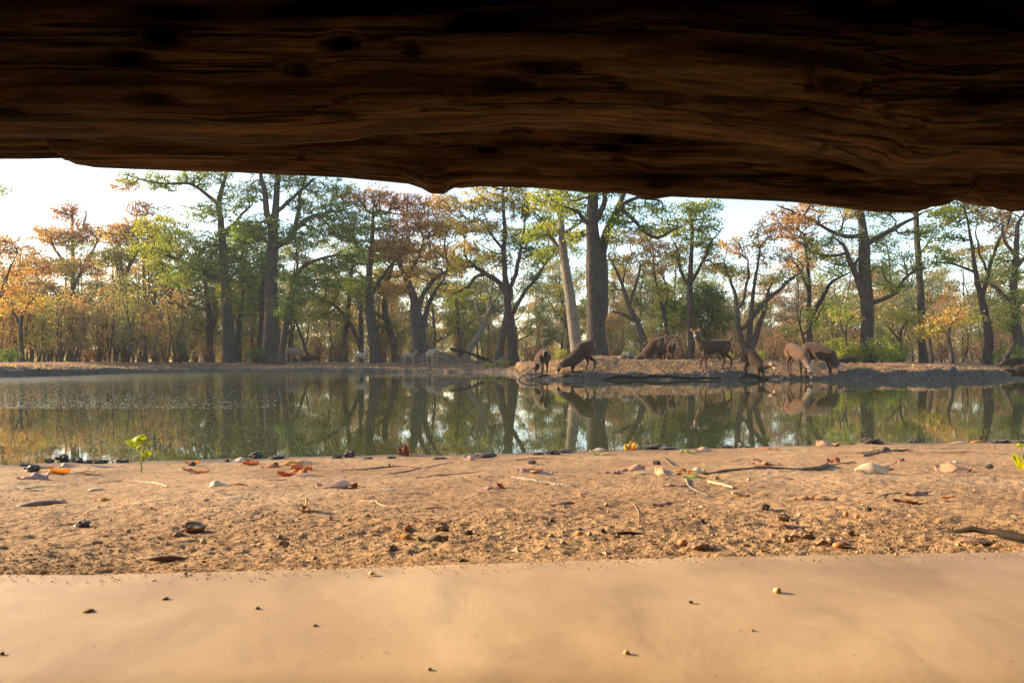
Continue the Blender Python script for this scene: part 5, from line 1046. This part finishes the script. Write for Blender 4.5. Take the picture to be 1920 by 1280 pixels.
M_twig, t, p = mat('twig_bark', .85, .2)
t.links.new(ramp(t, [(.3, (.06, .035, .022)), (.6, (.16, .10, .065))], tex(t, ns=60, detail=4)), p.inputs['Base Color'])
M_peel, t, p = mat('peeled_twig', .8, .2); p.inputs['Base Color'].default_value = (.38, .26, .15, 1)
for pts, mt, lab, ex in [
  ([(640, 881, 2), (680, 880, 3), (722, 876, 4), (760, 876, 3), (800, 880, 2)], M_twig, 'dark knotted twig, upper of the crossed pair', [(.5, .1, 1, .02, 1.2)]), ([(655, 879, 2), (690, 886, 3), (730, 890, 3), (770, 884, 3), (795, 878, 3), (850, 868, 1.5)], M_twig, 'long thin twig, lower of the crossed pair', ()),
  ([(780, 896, 3), (830, 893, 3), (880, 888, 2), (905, 886, 1)], M_twig, 'thin straight twig near the crossed pair', ()), ([(674, 942, 2.5), (700, 943, 3.5), (722, 950, 3), (762, 953, 3)], M_peel, 'pale forked twig with a dark tip', [(.1, -.3, .8, .012, .8)]),
  ([(463, 986, 2), (490, 979, 3), (518, 964, 2.5), (532, 966, 1)], M_twig, 'slim bent twig lying before the upright cream leaf', ()), ([(182, 902, 2), (225, 899, 2.5), (270, 901, 3), (300, 905, 4), (314, 911, 3)], M_peel, 'curved twig turning pale at its thick end', ()),
  ([(1030, 888, 3), (1070, 893, 4), (1121, 900, 2.5)], M_twig, 'straight twig sticking out from the mauve and scarlet leaf', ()), ([(960, 898, 6), (1000, 903, 8), (1045, 908, 7), (1078, 911, 5)], M_grey, 'flat broken bark stick', ()),
  ([(1322, 891, 6), (1380, 885, 5), (1440, 882, 6), (1500, 880, 7), (1548, 877, 9), (1551, 872, 8)], M_twig, 'stout twig with a knobbed end leading from the leaf heap', [(.2, -.2, .7, .01, .6)]), ([(1244, 857, 3, 0), (1258, 869, 4, 3), (1272, 880, 4, 3), (1286, 884, 4)], M_twig, 'dark twig leaning on the leaf heap', ()),
  ([(1286, 899, 5), (1292, 911, 6), (1305, 920, 5), (1330, 926, 3)], M_grey, 'bent grey stick in front of the leaf heap', [(.6, -1, 0, .09, .5)]), ([(1328, 904, 6), (1350, 909, 7), (1375, 915, 7)], M_peel, 'short pale peeled stick', ()),
  ([(1619, 857, 7), (1650, 852, 5), (1700, 848, 5), (1760, 850, 4), (1830, 851, 4), (1890, 853, 2)], M_twig, 'longest dark twig stretching over the soil by the rim', ()), ([(1537, 850, 3), (1580, 851, 3), (1620, 852, 3), (1650, 844, 2), (1672, 849, 1)], M_twig, 'fine wiry twig branching beside the longest one', [(.5, .1, 1, .05, .5), (.55, -.2, .9, .04, .5)]),
  ([(1718, 840, 2), (1760, 843, 2), (1800, 840, 2), (1860, 843, 2), (1915, 847, 2)], M_twig, 'thin reddish twig nearer the water than the longest one', [(.75, .35, 1, .13, .8)]), ([(1555, 873, 2), (1590, 870, 3), (1602, 862, 2)], M_twig, 'small twig beyond the knobbed end, by the red twisted leaf', ()),
  ([(965, 862, 2), (1010, 860, 3), (1060, 862, 2)], M_twig, 'thin twig along the middle rim', ()), ([(1640, 927, 2), (1665, 920, 4), (1690, 916, 3)], M_grey, 'short grey twig in open soil beside the slim pointed leaf', ()),
  ([(1766, 997, 4, 6), (1800, 1000, 10, 8), (1850, 1003, 14, 8), (1925, 1018, 17, 8), (1990, 1030, 18, 4)], M_dkwood, 'thick black stick lying across soil at the frame edge', ()), ([(1664, 1042, 4, 0), (1680, 1036, 4, 4), (1708, 1045, 4, 2), (1735, 1042, 3, 8), (1750, 1026, 2, 14)], M_twig, 'curled reddish twig resting on the ledge', ()),
  ([(640, 1020, 2), (660, 1010, 2.5), (690, 1008, 2)], M_grey, 'tiny grey twig near the ledge', ()), ([(1180, 944, 1.5), (1196, 960, 2), (1198, 990, 1.5)], M_peel, 'fine straw stem bent on the soil', ())]:
    pts = [(q[0], q[1], q[2] * (.72 if q[2] < 9 else .9), *q[3:]) for q in pts]
    stick('twig', pts, mt, lab, 'twig', extra=ex, sides=7)

# clods, nuts and pebbles
def lump_mesh(nm, rx, ry, rz, seed, rough=.3, sub=3):
    import bmesh
    bm = bmesh.new(); bmesh.ops.create_icosphere(bm, subdivisions=sub, radius=1)
    for v in bm.verts:
        n = mnoise.noise(v.co * 1.6 + Vector((seed, 0, 0))) + .6 * mnoise.noise(v.co * 4 + Vector((0, seed, 0)))
        v.co = v.co * (1 + rough * n); v.co = Vector((v.co.x * rx, v.co.y * ry, v.co.z * rz))
    me = bpy.data.meshes.new(nm); bm.to_mesh(me); bm.free(); me.polygons.foreach_set('use_smooth', [rough < .35] * len(me.polygons)); return me
M_mud, t, p = mat('wet_mud', .8, .3); g = tex(t, ns=60, detail=5)
t.links.new(ramp(t, [(.3, (.022, .017, .014)), (.65, (.095, .072, .054))], g), p.inputs['Base Color']); bump(t, p, g, .8, .004)
M_clod, t, p = mat('dry_clod', .95, .1); g = tex(t, ns=70, detail=5)
t.links.new(ramp(t, [(.3, (.16, .10, .065)), (.65, (.36, .25, .16))], g), p.inputs['Base Color']); bump(t, p, g, 1, .004)
M_nut, t, p = mat('dark_nut', .6, .3); p.inputs['Base Color'].default_value = (.07, .045, .03, 1)
M_peb, t, p = mat('pale_pebble', .6, .3); p.inputs['Base Color'].default_value = (.55, .42, .24, 1)
M_opeb, t, p = mat('orange_pebble', .6, .3); p.inputs['Base Color'].default_value = (.50, .20, .07, 1)
def lump(nm, px, py, wpx, hpx, mt, label, cat, rough=.35, group=None, sub=3, led=False):
    if led: Y_ = .2425 * F / (py - HY); X_ = (px - CX) / F * Y_; Z_ = EYE - .2385
    else: X_, Y_, Z_ = hit(px, py)
    k = Y_ / F
    o = obj(nm, lump_mesh(nm, wpx * .5 * k, wpx * .42 * k, hpx * .55 * k, px * .37, rough, sub), mt, loc=(X_, Y_, Z_ + hpx * .36 * k)); return tag(o, label, cat, group)
for (px, py, w_, h_, m_, lab) in [(155, 980, 26, 12, 'n', 'black flat clod in open soil'), (362, 998, 44, 18, 'c', 'large brown crumbly clod with a grey shadow'), (333, 1004, 18, 10, 'c', 'small brown clod touching the large crumbly one'), (827, 996, 28, 22, 'c', 'tan crumbly clod behind the olive tan leaf'),
    (878, 1003, 16, 10, 'n', 'dark clod in a row after the tan crumbly one'), (532, 1022, 20, 16, 'c', 'round brown clod close to the ledge'), (732, 1031, 24, 16, 'c', 'pointed brown clod with a dark hollow by the ledge'), (997, 868, 16, 8, 'n', 'dark brown nut between twig and mauve leaf'),
    (1231, 868, 15, 8, 'n', 'dark nut beside the smooth peach leaf'), (1316, 982, 12, 9, 'n', 'small black nut in front of the rose leaf with sharp tip'), (1435, 965, 16, 14, 'n', 'round black nut by the golden edged leaf'), (1466, 983, 24, 16, 'c', 'dark brown clod behind the faded rose leaf'),
    (1660, 848, 16, 10, 'n', 'dark lump lying against the longest twig'), (1855, 877, 12, 9, 'n', 'dark nut beyond the folded peach leaf'), (1628, 969, 12, 8, 'n', 'small dark pebble in open soil'), (1692, 865, 7, 6, 'n', 'tiny black seed near the twig'), (655, 985, 9, 6, 'c', 'little clod in the middle soil'),
    (517, 873, 9, 8, 'n', 'black nut between amber and orange leaves'), (360, 873, 14, 8, 'n', 'black clod by the yellow curled leaf'), (60, 884, 26, 12, 'n', 'dark clod behind the domed rose leaf'), (1504, 1012, 40, 18, 'c', 'big pale clod half in soil at the ledge'), (1548, 1021, 36, 18, 'c', 'blocky brown clod at the ledge'), (1478, 1018, 22, 16, 'c', 'light brown clod next to the big pale one'), (1590, 1006, 18, 10, 'c', 'low clod behind the orange pebble'),
    (655, 1003, 6, 4, 'n', 'small dark crumb in the middle of the soil'), (1130, 998, 10, 8, 'n', 'dark crumb behind the dark brown rolled leaf'), (240, 1000, 10, 7, 'c', 'small clod in the soil under the yellow scraps'), (1310, 1030, 40, 12, 'c', 'grey flat clod half buried at the ledge')]:
    lump('soil_clod' if m_ == 'c' else 'dark_clod', px, py, w_, h_, M_clod if m_ == 'c' else M_nut, lab, 'clod', .45)
for (px, py, w_, h_, lab) in [(45, 872, 20, 8, 'small black mud lump at the rim by the frame edge'), (94, 866, 16, 10, 'black mud lump, first of the rim row'), (118, 862, 20, 15, 'tallest black mud lump of the rim row'), (145, 865, 20, 10, 'black mud lump after the tallest one'), (165, 866, 16, 9, 'low black mud lump past the middle of the rim row'), (190, 866, 26, 10, 'wide black mud lump of the rim row'),
    (228, 865, 26, 9, 'last black mud lump before the seedling'), (430, 864, 16, 8, 'black mud lump behind the greyish leaf'), (480, 857, 26, 17, 'crumbly black mud heap at the rim'), (520, 859, 30, 8, 'low mud ridge lump past the crumbly heap'), (632, 858, 18, 8, 'mud lump leaning on the shiny black one'), (655, 856, 24, 17, 'shiny black mud lump against the water'),
    (690, 859, 16, 6, 'flat mud lump between shiny lump and red leaf'), (735, 858, 18, 7, 'mud lump just before the standing red leaf'), (825, 859, 24, 6, 'thin dark mud lump past the red leaf'), (910, 855, 44, 10, 'long dark mud bar at the rim'), (1035, 850, 30, 10, 'twiggy black mud lump'), (1060, 847, 30, 8, 'dark mud lump by the pale ochre leaf'), (1010, 851, 22, 7, 'small dark mud lump in the middle rim'),
    (1236, 839, 56, 10, 'long mud hump in the water by the golden leaf'), (1365, 838, 22, 7, 'dark mud lump before the sky reflection'), (1395, 838, 24, 6, 'second dark mud lump before the sky reflection'), (1636, 830, 40, 14, 'big smooth dark mud dome in the shallows'), (1712, 828, 22, 7, 'small dark mud dome past the big one'), (1875, 828, 40, 7, 'mud ridge lump near the frame edge'), (1915, 829, 30, 7, 'last mud lump cut by the frame edge')]:
    lump('mud_lump', px, py + 2, w_ * .9, h_ * .8, M_mud, lab, 'mud lump', .75)
for (px, py, w_, h_, mt, lab) in [(1086, 1004, 14, 10, M_opeb, 'brick red pebble beside the dark rolled leaf'), (1280, 1024, 18, 10, M_opeb, 'orange pebble on the grey flat clod'), (1572, 1029, 22, 10, M_opeb, 'bright orange pebble at the ledge'), (1586, 976, 10, 10, M_opeb, 'orange crumb, higher of two'), (1606, 979, 10, 9, M_opeb, 'orange crumb, lower of two'), (382, 1014, 12, 11, M_peb, 'yellow pebble before the large crumbly clod'),
    (1137, 951, 9, 6, M_peb, 'yellow grain near the rose leaves'), (1500, 975, 9, 6, M_peb, 'white grain before the golden edged leaf'), (1448, 1010, 10, 8, M_opeb, 'orange grain on crumbly soil')]:
    lump('pebble', px, py, w_, h_, mt, lab, 'pebble', .25, sub=2)
for (px, py, w_, h_, mt, lab) in [(1458, 1117, 18, 13, M_peb, 'cream pebble with a little shadow on the ledge'), (697, 1083, 14, 8, M_peb, 'pale pebble on the far side of the ledge'), (165, 1154, 26, 8, M_clod, 'flat brown grit flake on the ledge'), (310, 1130, 16, 6, M_clod, 'brown grit on the ledge under the pod-like leaf'), (483, 1149, 11, 6, M_nut, 'dark grit speck on the ledge'),
    (1295, 1137, 11, 6, M_nut, 'black grit speck on the ledge'), (1175, 1234, 14, 9, M_peb, 'yellowish pebble low on the ledge'), (280, 1075, 10, 7, M_peb, 'pale grain at the ledge rim'), (348, 1083, 8, 6, M_nut, 'dark seed at the ledge rim'), (1681, 1046, 9, 9, M_clod, 'brown grain beside the curled reddish twig'), (1175, 1060, 7, 4, M_clod, 'tiny crumb on the ledge rim'), (805, 1265, 11, 7, M_clod, 'brown grit at the bottom of the ledge'), (4, 1236, 10, 9, M_nut, 'black grit at the ledge corner'), (590, 1181, 12, 5, M_clod, 'thin grit flake mid ledge'), (1410, 1190, 10, 4, M_clod, 'thin brown flake on the ledge')]:
    lump('grit', px, py, w_ * .8, h_ * .75, mt, lab, 'grit', .3, led=True, sub=2)

# two seedlings
def seedling(px, py, D_scale, stem, leaves_, label):
    X_, Y_, Z_ = hit(px, py); k = Y_ / F; e = empty('seedling', (X_, Y_, Z_)); tag(e, label, 'seedling')
    P = [np.array([(a - px) * k, 0.002 * i, (py - b) * k]) for i, (a, b) in enumerate(stem)]; P[0][2] -= .006
    S_ = smooth_poly([[*q, 0] for q in P], .005); n_ = len(S_); V, Q = tube(S_[:, :3], np.linspace(1.7, 1.1, n_) * k, sides=7)
    obj('stem', quads_mesh('stem', V, Q), LM['green'], e)
    for i, (a, b, w_, ar, yaw, ro, ti) in enumerate(leaves_):
        L = w_ * k * 1.1; x, y, z = leaf_shape(L, L * ar, 'dome', 50 + i, .22)
        Rm = np.array(Matrix.Rotation(R(yaw), 3, 'Z') @ Matrix.Rotation(R(ti), 3, 'Y') @ Matrix.Rotation(R(ro), 3, 'X')); q = np.stack([x, y, z], -1) @ Rm.T
        obj('leaf', grid_mesh('leaf', q[..., 0] + (a - px) * k, q[..., 1], q[..., 2] + (py - b) * k, .0004), LM['fresh'], e)
seedling(265, 884, 1, [(265, 884), (265, 862), (266, 845), (268, 828), (262, 822)], [(256, 826, 34, .62, 8, 52, -14), (266, 820, 17, .9, 30, 62, -60), (260, 838, 17, .7, -20, 70, -65), (275, 848, 19, .68, 0, 58, 10), (277, 829, 8, .7, 0, 40, 0)], 'bright lime seedling standing at the pond rim')
seedling(1926, 890, 1, [(1926, 890), (1924, 870), (1918, 850), (1915, 836)], [(1909, 867, 38, .62, 12, 66, 48), (1912, 835, 12, .7, 0, 45, -20), (1934, 862, 30, .6, 0, 55, 30)], 'fresh green seedling leaf poking in at the frame edge')

# grit that nobody could count, and flecks and stand-in ripple sparkle on the water
n = 30000; r = np.random.default_rng(9); yy = 1 / r.uniform(1 / 5.9, 1 / .80, n); tt = r.uniform(-.82, .82, n); xx = tt * yy
keep = (ground(xx, yy, False) > .02) & (yy > edge_ledge(CX + F * tt) + .01); dn = fbm(xx * 2.5, yy * 2.5, 3); keep &= r.random(n) < .45 + 1.2 * dn + .25 * sstep(1.5, .9, yy); xx, yy = xx[keep], yy[keep]; n = len(xx)
s_ = (.0009 + .0016 * r.random(n) ** 3) * (1 + .35 * (yy - .8)) * (1 + 1.6 * (r.random(n) < .012)); zz = ground(xx, yy)
base = np.array([(1, 0, 0), (-.5, .87, 0), (-.5, -.87, 0), (.1, .1, .9), (0, 0, -.7)]); fcs = np.array([(0, 1, 3), (1, 2, 3), (2, 0, 3), (1, 0, 4), (2, 1, 4), (0, 2, 4)])
nsp = 2600; us_ = r.uniform(-.8, .8, nsp); sx_ = us_ * .83; sy_ = edge_ledge(CX + F * us_) - .004 - .05 * r.random(nsp) ** 3.2 + .014 * r.random(nsp); zz = np.concatenate([zz, np.full(nsp, EYE - .2385)])
sx_ = us_ * sy_; xx = np.concatenate([xx, sx_]); yy = np.concatenate([yy, sy_]); s_ = np.concatenate([s_, .0004 + .0010 * r.random(nsp) ** 2]); n = len(xx)
an = r.random(n) * 6.28; jit = 1 + .5 * r.normal(0, .5, (n, 5, 3)); B = base[None] * jit; ca, sa = np.cos(an)[:, None], np.sin(an)[:, None]
Vg = np.stack([B[..., 0] * ca - B[..., 1] * sa, B[..., 0] * sa + B[..., 1] * ca, B[..., 2] * .8], -1) * s_[:, None, None] * np.array([1.3, 1.0, 1.0]) + np.stack([xx, yy, zz + s_ * .25], -1)[:, None, :]
Fg = (fcs[None] + 5 * np.arange(n)[:, None, None]).reshape(-1, 3); tint = np.repeat(r.random(n), 6)
M_grit, t, p = mat('soil_grit', .9, .2); a_ = t.nodes.new('ShaderNodeAttribute'); a_.attribute_name = 'tint'
t.links.new(ramp(t, [(0, (.10, .06, .035)), (.15, (.24, .15, .085)), (.7, (.36, .25, .155)), (.88, (.44, .33, .22)), (.96, (.52, .42, .32)), (1, (.52, .24, .09))], a_.outputs['Fac']), p.inputs['Base Color'])
tag(obj('soil_grit', mesh_np('soil_grit', Vg.reshape(-1, 3), Fg, False, {'tint': ('FLOAT', 'FACE', tint)}), M_grit), 'loose grit and crumbs scattered over the sandy soil', kind='stuff')
n = 11000; px = np.where(r.random(n) < .62, 640 * r.random(n) ** 1.2, 1920 * r.random(n)); py = 716 + 150 * r.random(n) ** 1.1; Yw = EYE * F / (py - HY); Xw = (px - CX) / F * Yw
ok = (Yw > shore_near(px) + .15) & (Yw < shore_far(px) - 1); Xw, Yw = Xw[ok], Yw[ok]; n = len(Xw)
s_ = (.0035 + .007 * r.random(n) ** 4) * (Yw / 6) ** .55; an = r.random(n) * 6.28; q4 = np.array([(1, 0), (0, .6), (-1, 0), (0, -.6)])
Vw = np.stack([Xw[:, None] + s_[:, None] * (q4[:, 0] * np.cos(an)[:, None] - q4[:, 1] * np.sin(an)[:, None]), Yw[:, None] + s_[:, None] * (q4[:, 0] * np.sin(an)[:, None] + q4[:, 1] * np.cos(an)[:, None]), np.full((n, 4), .002) + (q4[:, 0] * .0)], -1)
M_fleck, t, p = mat('floating_fleck', .35, .5); p.inputs['Base Color'].default_value = (.50, .46, .36, 1)

nb = 9000; pb = 520 * r.random(nb) ** 1.1; pyb = 706 + 60 * r.random(nb) ** 1.3; Yb_ = EYE * F / (pyb - HY); Xb_ = (pb - CX) / F * Yb_; okb = (Yb_ < shore_far(pb) - .6) & (r.random(nb) < 1.1 - pb / 620); Xb_, Yb_ = Xb_[okb], Yb_[okb]; nb = len(Xb_)  # extra pale flakes stand in for sky sparkle on the wind ripples
sb = .010 + .022 * r.random(nb) ** 2; ab = r.random(nb) * 6.28
Vb_ = np.stack([Xb_[:, None] + sb[:, None] * (q4[:, 0] * np.cos(ab)[:, None] - q4[:, 1] * np.sin(ab)[:, None]), Yb_[:, None] + sb[:, None] * (q4[:, 0] * np.sin(ab)[:, None] + q4[:, 1] * np.cos(ab)[:, None]), np.full((nb, 4), .002)], -1)
Vw = np.concatenate([Vw, Vb_]); n = len(Vw)
tag(obj('flecks_and_sparkle', mesh_np('flecks_and_sparkle', Vw.reshape(-1, 3), np.arange(n * 4).reshape(-1, 4), False), M_fleck), 'pale flecks and seed fluff floating on the pond, and flakes standing in for ripple sparkle', kind='stuff')
# ------------------------------------------------------------------ morning haze over pond and wood
M_haze = bpy.data.materials.new('haze_air'); M_haze.use_nodes = True; t = M_haze.node_tree; t.nodes.clear()
pv = t.nodes.new('ShaderNodeVolumePrincipled'); pv.inputs['Color'].default_value = (.9, .94, 1, 1); pv.inputs['Density'].default_value = .00042; pv.inputs['Anisotropy'].default_value = .0
o_ = t.nodes.new('ShaderNodeOutputMaterial'); t.links.new(pv.outputs[0], o_.inputs['Volume'])
hz = obj('haze', box_mesh('haze', -420, 420, -8, 320, -1.9, 24), M_haze); tag(hz, 'thin pale morning haze hanging in the wood', kind='stuff')
